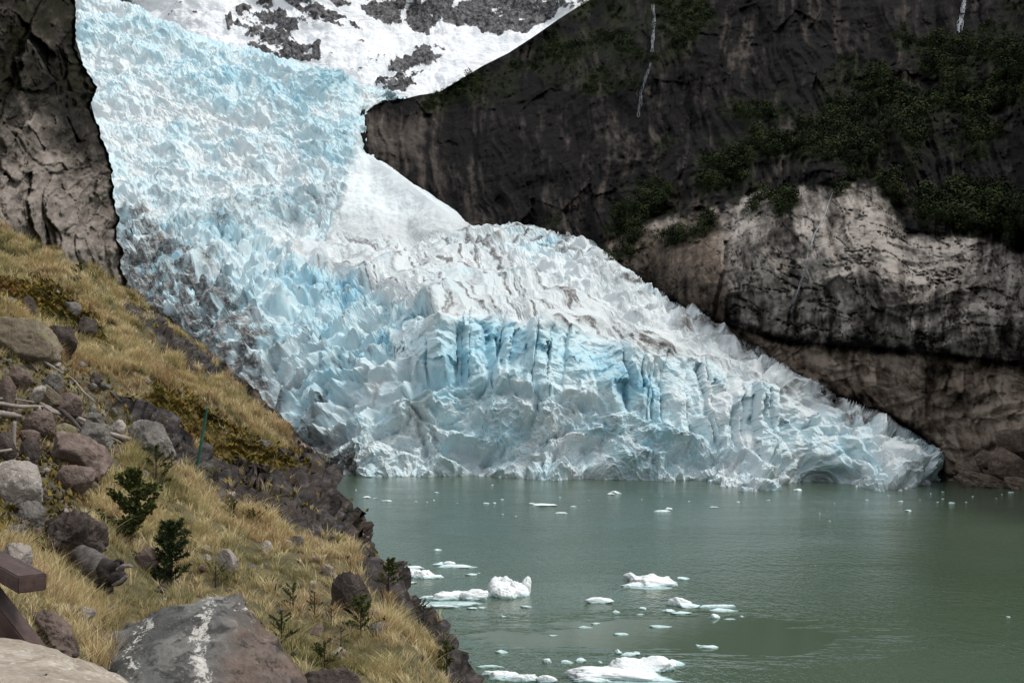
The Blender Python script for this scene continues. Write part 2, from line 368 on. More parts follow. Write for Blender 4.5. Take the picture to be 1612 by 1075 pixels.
tone = np.clip(slabt * slab * 0.88 + low * 0.74 + pmask(px, py, [(560,165),(700,150),(690,220),(720,330),(745,357),(650,290),(600,250),(575,232)], 20) * 0.3
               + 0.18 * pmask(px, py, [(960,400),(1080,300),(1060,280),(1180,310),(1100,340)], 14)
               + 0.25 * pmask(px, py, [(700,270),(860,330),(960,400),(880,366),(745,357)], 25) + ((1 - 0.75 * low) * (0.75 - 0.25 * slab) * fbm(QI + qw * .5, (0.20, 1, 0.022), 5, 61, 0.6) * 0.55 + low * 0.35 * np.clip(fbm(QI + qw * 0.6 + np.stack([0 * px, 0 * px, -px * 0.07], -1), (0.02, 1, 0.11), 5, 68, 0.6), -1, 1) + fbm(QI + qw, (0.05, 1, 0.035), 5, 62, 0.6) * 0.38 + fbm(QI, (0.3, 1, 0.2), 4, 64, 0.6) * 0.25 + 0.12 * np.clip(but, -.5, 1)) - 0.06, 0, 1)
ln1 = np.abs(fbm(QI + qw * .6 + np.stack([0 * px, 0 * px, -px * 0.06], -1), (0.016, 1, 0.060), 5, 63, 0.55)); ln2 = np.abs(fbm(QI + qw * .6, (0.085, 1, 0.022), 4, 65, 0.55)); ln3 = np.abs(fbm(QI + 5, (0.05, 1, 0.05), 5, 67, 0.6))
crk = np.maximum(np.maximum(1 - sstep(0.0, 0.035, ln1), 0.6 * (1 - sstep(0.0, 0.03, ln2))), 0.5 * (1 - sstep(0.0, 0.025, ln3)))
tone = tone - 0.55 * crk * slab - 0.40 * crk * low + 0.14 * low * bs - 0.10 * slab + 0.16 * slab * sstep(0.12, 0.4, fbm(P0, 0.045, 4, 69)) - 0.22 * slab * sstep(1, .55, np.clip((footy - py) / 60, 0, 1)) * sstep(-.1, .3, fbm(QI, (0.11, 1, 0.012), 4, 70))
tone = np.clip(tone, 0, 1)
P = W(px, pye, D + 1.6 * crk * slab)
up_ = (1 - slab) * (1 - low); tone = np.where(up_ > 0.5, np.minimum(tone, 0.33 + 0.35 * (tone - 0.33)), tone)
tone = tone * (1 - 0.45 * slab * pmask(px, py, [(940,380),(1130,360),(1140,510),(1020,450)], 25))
brown = np.clip(0.25 - 0.10 * slab + low + pmask(px, py, [(940,380),(1130,335),(1150,510),(1020,450)], 20) * 0.6, 0, 1)
def mountain_mat():
    m = M('mountain_rock')
    sx = m.noise(0.10, 9, 0.65, stretch=(1, 1, 0.16)); n = m.noise(0.06, 9, 0.62); f = m.noise(0.5, 8, 0.65)
    t = m.math('ADD', m.attr('tone'), m.math('MULTIPLY', m.math('SUBTRACT', sx, 0.5), 0.55))
    t = m.math('ADD', t, m.math('MULTIPLY', m.math('SUBTRACT', f, 0.5), 0.5))
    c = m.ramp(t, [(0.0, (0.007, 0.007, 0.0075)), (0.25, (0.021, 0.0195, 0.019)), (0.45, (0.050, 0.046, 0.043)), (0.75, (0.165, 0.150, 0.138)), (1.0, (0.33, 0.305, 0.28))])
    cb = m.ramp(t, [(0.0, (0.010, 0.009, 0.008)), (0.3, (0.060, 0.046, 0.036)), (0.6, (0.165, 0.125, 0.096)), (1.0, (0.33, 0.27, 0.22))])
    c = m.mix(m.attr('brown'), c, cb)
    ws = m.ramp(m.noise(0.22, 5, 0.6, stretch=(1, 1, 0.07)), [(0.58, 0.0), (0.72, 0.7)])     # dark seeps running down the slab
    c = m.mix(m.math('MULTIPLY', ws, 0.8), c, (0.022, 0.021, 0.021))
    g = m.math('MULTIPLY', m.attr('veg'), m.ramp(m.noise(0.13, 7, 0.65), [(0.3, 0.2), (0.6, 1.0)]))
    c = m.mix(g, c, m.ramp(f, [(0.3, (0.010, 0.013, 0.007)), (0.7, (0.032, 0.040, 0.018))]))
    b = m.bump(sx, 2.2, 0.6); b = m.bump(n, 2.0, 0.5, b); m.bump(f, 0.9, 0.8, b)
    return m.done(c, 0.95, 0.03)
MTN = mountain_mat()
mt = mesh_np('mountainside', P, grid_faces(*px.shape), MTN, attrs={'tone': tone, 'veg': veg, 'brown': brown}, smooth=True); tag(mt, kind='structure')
MP, Mpx, Mpy, Mveg = P, px, py, veg
def on_mountain(x, y, lift=0.0):
    i = np.argmin((Mpx[0] - x) ** 2); j = np.argmin(np.abs(Mpy[:, 0] - y)); p = MP[j, i]
    v = np.array([0, 0, EYE]) - p; return p + v / np.linalg.norm(v) * lift

# ------------------------------------------------------------------ setting: left cliff
CE = [(-520,62),(-200,92),(0,112),(40,116),(70,126),(85,131),(130,139),(180,152),(230,166),(260,176),(290,181),(340,184),(400,190),(430,193),(470,197),(520,205),(900,230)]
px, py = np.meshgrid(spaced(-30, 360, 1.7, -420, None), spaced(-20, 500, 1.7, -540, 640))
E = interp(py, CE)
c = [(-400,300,52),(0,360,66),(100,420,80),(190,460,96),(0,200,74),(100,200,86),(150,180,97),(110,0,100),(0,0,82),(-300,0,62),(60,-300,98),(-300,-400,75),(0,550,62),(190,620,92),(150,330,92),(-400,620,50)]
Dc = RBF([(a / 100, b / 100) for a, b, _ in c], [math.log(d) for *_, d in c])
ov = np.maximum(px - E, 0)
pxe = np.where(ov > 0, E - ov * 0.12, px)
D = np.exp(Dc(pxe / 100, py / 100)) + ov * 0.8 + 2.5 * (1 - np.clip((E - px) / 26, 0, 1)) ** 2 * (ov <= 0)
P0 = W(pxe, py, D)
QC = np.stack([px * 0.055, 0 * px, py * 0.055], -1)    # metres across the face
big = fbm(QC, (0.10, 1, 0.08), 5, 71, 0.55); fine = fbm(QC, (0.9, 1, 0.9), 5, 73, 0.6)
Q = np.stack([QC[..., 0] * 0.82 + QC[..., 2] * 0.30, 0 * px, -QC[..., 0] * 0.45 + QC[..., 2] * 0.9], -1) + big[..., None] * np.array([2.0, 0, 2.0])
def cfac(sx, sz, seed):
    A1, A2, I_, O_ = voronoi(Q * np.array([sx, 0, sz]) + 0.5, seed)
    return (idr(I_, 1) - 0.5) + 1.7 * (O_[..., 0] * (idr(I_, 2) - 0.5) + O_[..., 2] * (idr(I_, 3) - 0.5)), A2 - A1
c1, e1_ = cfac(0.16, 0.10, 11); c2, e2_ = cfac(0.42, 0.26, 12); c3, e3_ = cfac(1.1, 0.8, 13)
lay_ = fbm(Q, (0.9, 1, 0.13), 4, 75, 0.58, True)
disp = big * 3.0 + c1 * 3.4 + c2 * 1.5 + c3 * 0.5 + lay_ * 0.7 + fine * 0.35 - 0.5 * (1 - sstep(0, 0.04, e1_)) * sstep(-.1, .2, big) - 0.25 * (1 - sstep(0, 0.04, e2_))
P = W(pxe, py, D - disp * (1 - sstep(0, 60, ov)))
q1 = np.stack([0 * py, 0 * py, py * 0.018], -1); jit = (fbm(q1, 1.0, 4, 81, 0.55) * 2.2) * sstep(40, 0, np.abs(px - E))
P[..., 0] += jit * 0.45
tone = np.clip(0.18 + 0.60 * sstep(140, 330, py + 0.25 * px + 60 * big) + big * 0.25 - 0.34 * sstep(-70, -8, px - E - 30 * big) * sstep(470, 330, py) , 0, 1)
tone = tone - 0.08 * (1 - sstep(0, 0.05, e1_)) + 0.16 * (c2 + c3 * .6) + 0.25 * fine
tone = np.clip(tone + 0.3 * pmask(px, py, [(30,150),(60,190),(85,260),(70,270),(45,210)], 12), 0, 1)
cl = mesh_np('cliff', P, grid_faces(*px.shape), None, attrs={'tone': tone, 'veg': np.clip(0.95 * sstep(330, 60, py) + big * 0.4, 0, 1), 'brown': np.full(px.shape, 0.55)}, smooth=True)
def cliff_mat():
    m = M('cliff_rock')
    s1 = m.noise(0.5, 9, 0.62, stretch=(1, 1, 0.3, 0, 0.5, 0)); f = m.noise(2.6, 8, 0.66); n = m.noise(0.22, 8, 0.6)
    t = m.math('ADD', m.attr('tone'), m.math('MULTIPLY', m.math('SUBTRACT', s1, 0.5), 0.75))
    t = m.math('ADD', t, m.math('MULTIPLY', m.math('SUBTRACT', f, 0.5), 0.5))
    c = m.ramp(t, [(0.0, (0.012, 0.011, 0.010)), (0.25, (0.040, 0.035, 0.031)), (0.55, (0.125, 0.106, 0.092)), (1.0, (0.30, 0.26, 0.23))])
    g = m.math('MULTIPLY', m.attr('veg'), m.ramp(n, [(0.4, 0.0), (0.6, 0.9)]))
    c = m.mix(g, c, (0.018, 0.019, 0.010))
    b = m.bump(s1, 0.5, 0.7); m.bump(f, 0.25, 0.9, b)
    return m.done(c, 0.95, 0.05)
cl.data.materials.append(cliff_mat()); tag(cl, kind='structure')

# ------------------------------------------------------------------ glacier
px, py = np.meshgrid(spaced(100, 1530, 1.55, -140, None), spaced(-40, 790, 1.55, -90, None))
c = [(530,752,352),(650,753,346),(800,754,341),(950,756,334),(1100,757,329),(1300,760,321),(1505,763,316),(1440,686,324),(1480,706,319),(400,752,365),(250,752,380),(1530,800,312),(1300,800,318),(1000,800,325),(600,800,345),(250,800,375),
     (690,490,378),(850,508,367),(1000,545,355),(1200,600,340),(1350,650,329),(850,615,349),(1000,645,344),(1150,690,334),(640,620,356),(560,690,352),
     (960,412,462),(880,368,528),(810,355,575),(745,358,590),(1110,500,399),(1250,590,359),(1400,655,334),(500,372,600),(620,420,500),(800,440,462),(960,500,415),(1100,545,384),
     (200,350,600),(250,470,490),(330,560,430),(400,640,392),(300,400,545),(400,450,480),(500,520,430),(450,390,570),(560,560,400),(600,450,470),
     (190,335,640),(330,340,630),(440,365,625),(540,362,610),(640,370,598),(620,300,640),(580,250,690),(570,170,738),(640,150,820),(550,125,775),(400,75,805),(300,55,825),(210,10,850),(120,0,865),(120,180,742),(300,200,728),(450,220,712),(560,200,716),(250,280,676),(400,300,662),(520,300,656),(-100,100,820),(-100,400,630),(100,-90,920),(0,700,420)]
Dg = RBF([(a / 100, b / 100) for a, b, _ in c], [math.log(d) for *_, d in c], 0.002)
TOP = [(-200,-60),(90,-35),(130,-12),(165,-4),(212,10),(250,32),(300,54),(350,68),(400,78),(450,93),(500,108),(550,126),(590,138),(640,150)]
top = np.where(px <= 640, interp(px, TOP), -1e4); over = np.maximum(top - py, 0)
pye = np.where(over > 0, top + over * 0.08, py)
RB = [(640,150),(604,156),(584,168),(572,178),(574,205),(576,225),(570,236),(600,251),(628,272),(650,292),(685,320),(720,343),(742,356),(775,357),(810,353),(850,362),(890,369),(930,386),(962,412),(1000,438),(1050,468),(1110,502),(1180,545),(1250,592),(1320,626),(1400,657),(1450,685),(1482,706),(1502,740),(1508,764),(1516,800),(-200,800),(-200,-100),(640,-100)]
sr = sdpoly(px, py, RB); outr = np.maximum(sr, 0) * (px > 300)
D = np.exp(Dg(px / 100, pye / 100)) + over * 3.5 + outr * np.where(py < 245, 1.2, np.where(py < 365, 6.0, 3.2))
P0 = W(px, pye, D)
pm = lambda poly, s=16: pmask(px, py, poly, s)
z_ice = pm([(-200,-90),(640,-90),(640,150),(604,156),(570,172),(574,225),(566,238),(548,290),(520,365),(440,368),(330,338),(190,328),(-200,330)], 14)
z_cone = pm([(562,236),(600,248),(660,292),(750,358),(640,376),(515,372),(545,295)], 8)
z_front = pm([(600,500),(660,492),(690,486),(850,503),(1000,541),(1200,596),(1350,646),(1490,700),(1500,730),(1400,735),(1250,716),(1110,690),(1010,645),(850,612),(700,590),(620,560)], 10)
z_apron = pm([(500,720),(570,650),(640,615),(700,592),(850,615),(1010,648),(1110,693),(1250,720),(1400,738),(1520,745),(1520,800),(480,800)], 12)
z_edge = pm([(740,352),(810,345),(890,358),(970,400),(1120,490),(1260,580),(1420,650),(1380,668),(1200,592),(1080,535),(980,486),(880,440),(800,402),(700,378)], 12)
z_top = pm([(430,372),(520,372),(640,378),(740,372),(800,402),(880,440),(980,486),(1080,535),(1200,592),(1340,642),(1200,594),(1000,541),(850,503),(690,486),(600,450),(500,402)], 12)
z_left = np.clip(1 - z_ice - z_cone - z_front - z_apron - z_edge - z_top, 0, 1)
def peaks(P2, seed, size, k=(0.9, 2.4), aniso=1.0, hvar=0.55):
    """faceted wedge-like peaks: the highest of many random ridged pyramids, in metres"""
    Q = np.stack([P2[..., 0] / size, P2[..., 1] / (size * aniso)], -1); sh = Q.shape[:-1]; Q = Q.reshape(-1, 2)
    I = np.floor(Q).astype(np.int64); f = (Q - I).astype(np.float32); N = len(Q)
    H = np.full(N, -9, np.float32); H2 = H.copy(); ID = np.zeros(N, np.uint32)
    for dx in (-1, 0, 1):
        for dy in (-1, 0, 1):
            h = _hash(I[:, 0] + dx, I[:, 1] + dy, I[:, 1] * 0, seed)
            ox = f[:, 0] - dx - 0.5 - 0.9 * (_u(h) - 0.5); oy = f[:, 1] - dy - 0.5 - 0.9 * (idr(h, 11) - 0.5)
            th = idr(h, 12) * 6.283; c_, s_ = np.cos(th), np.sin(th)
            u = c_ * ox + s_ * oy; v = -s_ * ox + c_ * oy
            k1 = k[0] * (0.6 + idr(h, 13)); k2 = k[1] * (0.5 + idr(h, 14)); k3 = k[0] * (0.6 + 2 * idr(h, 15)); k4 = k[1] * (0.5 + idr(h, 16))
            val = hvar * (idr(h, 17) - 0.5) - np.maximum(np.where(u > 0, u * k1, -u * k3), np.where(v > 0, v * k2, -v * k4))
            m = val > H
            H2 = np.where(m, H, np.maximum(H2, val)); H = np.where(m, val, H); ID = np.where(m, h, ID)
    return (H * size).reshape(sh), ((H - H2) * size).reshape(sh), ID.reshape(sh)
NB = grid_normals(P0)
_n = NB.copy()
for _ in range(30):   # smooth base normals
    _n[1:-1, 1:-1] = (_n[:-2, 1:-1] + _n[2:, 1:-1] + _n[1:-1, :-2] + _n[1:-1, 2:]) / 4
NB = _n / np.linalg.norm(_n, axis=-1, keepdims=True)
NB = NB * np.where(NB[..., 1:2] > 0, -1, 1)
UP = NB * 0.95 + np.array([0, -0.05, 0.15]); FR = np.array([0.12, -0.97, 0.18])
warp = np.stack([fbm(P0, 0.07, 3, 201), fbm(P0, 0.07, 3, 202), fbm(P0, 0.07, 3, 203)], -1)
l1 = fbm(P0, 0.03, 4, 311); l2 = fbm(P0, 0.12, 4, 312); l3 = fbm(P0, 0.5, 4, 313, 0.6); l4 = fbm(P0, 1.3, 3, 317, 0.6)
T2 = np.stack([P0[..., 0] + warp[..., 0] * 5, (P0[..., 1] * 0.62 + P0[..., 2] * 0.9) + warp[..., 1] * 5], -1)
J2 = np.stack([px * 0.46 + warp[..., 0] * 6, py * 0.46 + warp[..., 1] * 6 - px * 0.10], -1)   # icefall: metres across its face
Rr = np.stack([T2[..., 0] * 0.8 + T2[..., 1] * 0.6, -T2[..., 0] * 0.6 + T2[..., 1] * 0.8], -1)
hA, eA, idA = peaks(T2, 301, 11.5, (0.6, 1.35)); hB, eB, idB = peaks(Rr, 302, 5.0, (0.6, 1.3)); hC, eC, idC = peaks(T2 + 31.7, 303, 2.4, (0.5, 0.9))
hI, eI, idI = peaks(J2, 304, 24.0, (0.3, 0.7), 0.5); hJ, eJ, idJ = peaks(J2 + 11, 305, 7.0, (0.5, 1.0), 0.6); hK, eK, idK = peaks(J2 + 57, 309, 3.2, (0.5, 1.1), 0.7)
X2 = np.stack([P0[..., 0] + warp[..., 0] * 3 + P0[..., 2] * 0.12, P0[..., 2] + warp[..., 2] * 6], -1)
# ice pillars of the front: columns between near-vertical clefts, each with its own facets, lean and breaks
_r = np.random.RandomState(77); cx_ = [560.0]
while cx_[-1] < 1540: cx_.append(cx_[-1] + _r.choice([9, 15, 24, 36, 52, 75], p=[.17, .2, .2, .18, .15, .10]))
cx_ = np.array(cx_); nc_ = len(cx_)
crest = interp(px, [(560,500),(690,490),(850,505),(1000,543),(1200,598),(1350,648),(1500,710)])
uu = px - (0.05 + 0.55 * fbm(np.stack([px * 0.012, 0 * px, 0 * px], -1), 1.0, 3, 88)) * (py - crest - 30) - 3.0 * l2 - 6 * l1
ci = np.clip(np.searchsorted(cx_, uu) - 1, 0, nc_ - 2); lo, hi = cx_[ci], cx_[ci + 1]; tw = np.clip((uu - lo) / (hi - lo), 0, 1)
brk = np.floor((py - crest + _r.uniform(0, 60, nc_)[ci]) / _r.uniform(35, 75, nc_)[ci] + 0.35 * l2).astype(int)
hh = _hash(ci, brk, ci * 0, 55); rt = 0.25 + 0.5 * idr(hh, 2)
wdm = (hi - lo) * 0.24
hP = (_r.uniform(-4, 4, nc_)[ci]) + (idr(hh, 1) - 0.5) * 3.0 - np.where(tw < rt, (rt - tw) * (0.3 + 0.9 * idr(hh, 3)), (tw - rt) * (0.3 + 1.0 * idr(hh, 4))) * wdm * 1.1
edge_ = np.minimum(tw, 1 - tw) * (hi - lo); hP = hP - (3.0 * np.clip(_r.rand(nc_) * 2.6 - 1.5, 0, 1)[ci]) * (1 - sstep(0.0, 3.0, edge_))
pil = sstep(1330, 1180, px) * (0.45 + 0.55 * sstep(-.2, .15, l1)); hP = hP * pil
idP = hh
hQ, eQ, idQ = peaks(np.stack([X2[..., 0], X2[..., 1] * 0.5], -1), 307, 4.0, (0.3, 0.7))
hE, eE, idE = peaks(T2, 308, 7.5, (0.8, 1.6), 1.3, 0.9)
rg = fbm(P0 + warp * 5, 0.07, 5, 314, 0.6, True)
fl = 0.30 + 0.10 * sstep(500, 1100, px); SF = np.stack([px * 0.28 + py * 0.09, 0 * px, (py - px * fl) * 0.28 + 4 * l1], -1)   # along / across the flow lines
stre = fbm(SF, (0.016, 1, 0.16), 5, 315, 0.55, True)
steps = fbm(np.stack([J2[..., 0], 0 * px, J2[..., 1]], -1), (0.016, 1, 0.055), 5, 316, 0.55, True)
hL, eL, idL = peaks(T2 + 91, 310, 20.0, (0.5, 1.0)); hM, eM, idM = peaks(Rr + 41, 312, 8.0, (0.7, 1.5), 1.0, 0.9); szm = sstep(-0.12, 0.12, fbm(P0, 0.02, 3, 319))
h_left = (hL * 0.9 * szm + (hM * 1.2 - 2) * (1 - szm)) + hA * 0.45 + hB * 0.75 + hC * 0.45 + l3 * 0.2
h_ice = hI * 0.25 + hJ * 0.45 + hK * 0.55 + steps * 4.5 + l1 * 6
h_front = hP * (0.9 + 0.5 * l1) + hQ * 0.6 + hA * (0.25 + 0.5 * (1 - pil)) + hB * 0.45 + hC * 0.3 + l3 * 0.4
h_apron = rg * 2.6 + l1 * 9 + hB * 0.55 + hA * 0.75 + hC * 0.5 + l3 * 0.3
h_edge = hE * 0.8 + hC * 0.8 + l3 * 0.3
h_top = stre * 1.3 + l1 * 5 + l2 * 0.4
h_cone = l1 * 4 + l2 * 0.6 + hK * 0.10
up = z_left * (h_left + 1.5) + z_ice * h_ice + z_apron * h_apron * 0.5 + z_edge * (h_edge + 3) + z_top * h_top + z_cone * h_cone
fr = z_front * (h_front + 2) + z_apron * h_apron * 0.6 + z_left * h_left * 0.15
# deep clefts between the ice pillars in the centre of the front
for (x, y0, y1, wd, dp) in [(722,505,600,10,15),(766,500,590,8,14),(786,510,575,4,10),(832,525,600,5,6),(1036,575,640,12,9)]:
    xx = px - (x + (py - y0) * 0.08 + 5 * l2)
    fr = fr - 0.55 * dp * np.exp(-(xx / wd) ** 2) * sstep(y0 - 8, y0 + 12, py) * sstep(y1 + 10, y1 - 25, py)
up = up + 3.0 * np.exp(-((px - 1300) / 34) ** 2 - ((py - 632) / 20) ** 2) - 3.0 * np.exp(-((px - 1345) / 28) ** 2 - ((py - 640) / 26) ** 2)
toe_ = sstep(1230, 1400, px); fr = fr * (1 - 0.30 * toe_) - 4.0 * toe_ * sstep(700, 760, py)
up = (up + toe_ * (z_apron + z_front) * (hB * 0.7 + hM * 0.35)) * (1 - sstep(-4, 8, outr + np.minimum(sr, 0))) * (1 - 0.8 * z_cone * sstep(-26, 0, sr)); fr = fr * (1 - sstep(0, 10, outr))
P = P0 + UP * up[..., None] + FR * fr[..., None]
P[..., 2] -= np.where(py > 766, 3.0, 0)
zone_blue = (0.42 * z_left + 0.25 * z_ice + 0.28 * z_front + 0.30 * z_apron + 0.12 * z_edge + 0.02 * z_top + 0.03 * z_cone)
hot = np.exp(-(((px - 760) / 110) ** 2 + ((py - 545) / 60) ** 2)) * 0.55 + np.exp(-(((px - 940) / 80) ** 2 + ((py - 580) / 40) ** 2)) * 0.4 + np.exp(-(((px - 560) / 130) ** 2 + ((py - 450) / 50) ** 2)) * 0.25 * z_left \
    + np.exp(-(((px - 400) / 200) ** 2 + ((py - 120 - (px - 400) * 0.3) / 60) ** 2)) * 0.3 + np.exp(-(((px - 780) / 60) ** 2 + ((py - 680) / 40) ** 2)) * 0.3 + np.exp(-(((px - 1020) / 40) ** 2 + ((py - 605) / 25) ** 2)) * 0.4
cellb = np.where(z_front > 0.5, 0.6 * idr(idP, 6) + 0.4 * idr(idQ, 7) - 0.5, np.where(z_ice > 0.5, idr(idJ, 6) - 0.5, 0.5 * idr(idA, 6) + 0.5 * idr(idB, 6) - 0.5))
blue = np.clip(zone_blue + hot * (1 - z_top) + cellb * 0.35 * (1 - z_top - z_cone) + l1 * 0.35 * (1 - z_cone) - 0.08, 0, 1)
DIRT = [(170,335),(235,340),(305,385),(345,440),(405,520),(430,600),(505,690),(530,740),(400,740),(150,500)]
dirt = pm(DIRT, 50) * (1.35 - 0.3 * z_edge) + 0.8 * z_edge * sstep(-0.05, 0.45, l2 + 0.15) * sstep(-45, -8, sr) + 0.5 * pm([(1180,560),(1260,590),(1420,660),(1380,668),(1250,620)], 14)
band = z_top * sstep(0.05, 0.45, stre) * 0.35 + z_top * 0.10 + 1.0 * z_top * sstep(0.20, 0.40, fbm(SF + 9, (0.010, 1, 0.22), 4, 318, 0.6, True)) + 0.35 * z_cone * sstep(325, 365, py)
hd = interp(px, [(150,455),(190,470),(270,530),(350,592),(460,683),(525,748)]) - py
dirt = np.maximum(dirt, 1.4 * sstep(75, 15, hd + 30 * l2) * (px < 560))
dirt = np.clip(dirt * (0.75 + l2 * 1.6) + band + 0.35 * z_ice * sstep(0.1, 0.5, l2 + l1) * sstep(240, 330, py) + 0.22 * z_left * sstep(0.0, 0.5, l2) + 0.05 * z_apron * sstep(0, .4, l2) + 0.15 * sstep(738, 752, py) * z_apron
               + 0.75 * (z_left + 0.6 * z_apron + 0.5 * z_ice + 0.5 * z_front) * sstep(0.36, 0.5, fbm(P0 + warp * 6, (0.10, 0.05, 0.16), 4, 331, 0.6, True) * 0.7 + 0.4 * l1)
               + 0.7 * pm([(1440,700),(1500,730),(1512,770),(1430,770)], 18) * sstep(-.1, .3, l2), 0, 1)
GL = empty('glacier', (0, 340, 0)); tag(GL, 'huge blue and white glacier tumbling from an icefall into the green lake', 'glacier')
ICE = ice_material('glacier_ice')
G = grid_faces(*px.shape).reshape(px.shape[0] - 1, px.shape[1] - 1, 4)
zc = z_cone[:-1, :-1] > 0.5; zi = (z_ice[:-1, :-1] > 0.5) & ~zc
keep = (outr[:-1, :-1] < np.where(py[:-1, :-1] < 240, 2.5, 40)) & ~((px[:-1, :-1] > 636) & (py[:-1, :-1] < 148)) & ~((px[:-1, :-1] > 580) & (px[:-1, :-1] < 660) & (outr[:-1, :-1] > 0) & (py[:-1, :-1] < 180))
for nm, mk in (('icefall', zi & keep), ('snow_cone', zc & keep), ('ice_tongue', ~zi & ~zc & keep)):
    v, q, at = submesh(P, G[mk], {'blue': blue, 'dirt': dirt})
    mesh_np(nm, v - np.array([0, 340, 0]), q, ICE, GL, at)

# dark broken rock and dirty rubble between the near slope and the glacier's left margin
px, py = np.meshgrid(np.arange(150, 520, 1.7), np.arange(-75, 40, 1.7))
hl_ = interp(px, [(150,455),(190,470),(270,530),(350,592),(460,683),(525,748)])
rim = hl_ - interp(px, [(150,40),(190,34),(230,26),(290,30),(340,26),(400,20),(450,12),(520,2)])
py = hl_ + py; T = rim + 9 * fbm(np.stack([px * 0.06, 0 * px, 0 * px], -1), 1.0, 4, 901, 0.6)
over = np.maximum(T - py, 0); pye = np.where(over > 0, T + over * 0.1, py)
D = np.interp(px, [150, 250, 350, 520], [120, 190, 260, 340]) - (pye - hl_) * 0.35 + over * 1.2
P0 = W(px, pye, D); QM = np.stack([px * 0.13, 0 * px, py * 0.13], -1)
F1, F2, ID, OFF = voronoi(QM * 0.45 + 0.5, 907); f_ = fbm(QM, 0.5, 5, 903, 0.6)
P = W(px, pye, D - 3.0 * ((idr(ID, 1) - .5) + 1.5 * (OFF[..., 0] * (idr(ID, 2) - .5) + OFF[..., 2] * (idr(ID, 3) - .5))) - 2.0 * f_)
mo_ = mesh_np('rock_ledge', P, grid_faces(*px.shape), MTN, attrs={'tone': np.clip(0.30 + 0.5 * f_ + 0.25 * (idr(ID, 4) - .5), 0, 1), 'veg': 0 * px, 'brown': 0.7 + 0 * px}, smooth=True); tag(mo_, kind='structure')
# ------------------------------------------------------------------ setting: near hillside
BR = [(770,1085,9),(700,1000,11),(640,918,14),(600,875,17),(560,838,20.5),(540,790,25),(525,748,32),(495,715,37),(460,683,42),(350,592,58),(270,530,70),(190,470,85)]
BW = [tuple(W(a, b, d)[:2]) for a, b, d in BR]
BW = [(1.6, -6.0), (0.9, 4.0)] + BW + [(BW[-1][0] - 22, BW[-1][1] + 30)]
def brink(x, y):
    best = np.full(x.shape, 1e9); sg = np.zeros(x.shape)
    for (x0, y0), (x1, y1) in zip(BW[:-1], BW[1:]):
        ex, ey = x1 - x0, y1 - y0; L2 = ex * ex + ey * ey
        t = np.clip(((x - x0) * ex + (y - y0) * ey) / L2, 0, 1)
        dx, dy = x - x0 - t * ex, y - y0 - t * ey; d = np.hypot(dx, dy)
        s_ = np.sign(ey * dx - ex * dy); m = d < best - 1e-9
        best = np.where(m, d, best); sg = np.where(m, s_, sg)
    return best * sg
cp = [(806,1300,3.75),(330,1040,6),(770,1085,9),(700,1000,11),(0,1040,3.6),(-300,900,4.0),(0,860,6.2),(100,760,9.2),(0,660,10.5),(-400,600,9),(270,905,9.2),(500,900,13),(640,918,14),(560,838,20.5),(420,800,17),(300,730,20),(200,665,18),(0,565,17),(100,520,30),
      (300,600,40),(400,690,35),(525,748,32),(460,683,42),(350,592,58),(190,470,85),(0,450,38),(0,375,60),(100,425,72),(-400,380,24),(-400,330,50),(600,1000,9.5),(400,930,9.5),(160,880,8),(500,1050,7.5),(806,1120,8.4),(900,1300,6)]
Hz = RBF([((a - 806) / 260, math.log(d) * 1.4) for a, b, d in cp], [(HY - b) * d / F for a, b, d in cp], 0.01)
pxs = np.concatenate([np.arange(-420, -30, 12), np.arange(-30, 800, 2.6), np.arange(800, 1150, 12)])
ld = np.concatenate([np.log(np.linspace(0.8, 2.4, 8)), np.linspace(math.log(2.5), math.log(115), 420)])
px, lg = np.meshgrid(pxs, ld); d = np.exp(lg)
X = (px - CX) * d / F; Yy = d
def hill_z(X, Yy):
    px_ = CX + X * F / Yy
    return EYE + Hz((px_ - 806) / 260, np.log(Yy) * 1.4)
Z = hill_z(X, Yy)
P2 = np.stack([X, Yy, Z * 0], -1)
wob = fbm(P2, 0.35, 4, 501) * 0.9 * np.clip(d / 16, 0.25, 2.2)
sb = brink(X, Yy) + wob * 0.6 + 0.2 + 0.006 * d
drop = np.where(sb > -0.6, 1.9 * (np.sqrt(np.maximum(sb + 0.6, 0) ** 2 + 0.25) - 0.5) + 0.5 * np.maximum(sb - 1.5, 0), 0)
Z = np.maximum(Z - drop, -4)
lump = fbm(P2, 0.28, 5, 505, 0.5); small = fbm(P2, 1.7, 4, 507, 0.55)
Z = Z + lump * 0.42 * np.clip(d / 9, 0.3, 2.5) + small * 0.07 * np.clip(d / 9, 0.5, 2)
pyv = HY - (Z - EYE) * F / d
ROCKY = [[(285,705),(330,722),(400,735),(470,740),(500,790),(560,842),(520,850),(470,835),(400,800),(345,785),(310,755)],
         [(478,705),(530,740),(548,800),(575,850),(560,858),(520,838),(490,800),(470,740)],
         [(560,870),(600,868),(650,910),(700,990),(790,1090),(720,1085),(670,1000),(620,960),(575,925)],
         [(160,625),(230,640),(290,700),(300,735),(250,720),(200,665)],[(200,470),(260,520),(350,590),(330,600),(240,540),(190,480)]]
SCREE = [(-100,540),(60,560),(160,600),(215,650),(200,700),(160,760),(130,840),(60,860),(-100,860)]
rocky = np.zeros_like(px)
for pl in ROCKY: rocky = np.maximum(rocky, pmask(px, pyv, pl, 12))
rocky = np.maximum(rocky, sstep(0.15, 0.9, sb) )
scree = pmask(px, pyv, SCREE, 18)
mossy = np.maximum(pmask(px, pyv, [(240,610),(300,625),(345,660),(400,700),(470,720),(480,745),(400,735),(330,715),(280,690),(235,650)], 14), pmask(px, pyv, [(-20,440),(80,450),(140,490),(170,540),(110,520),(60,490),(-20,470)], 14))
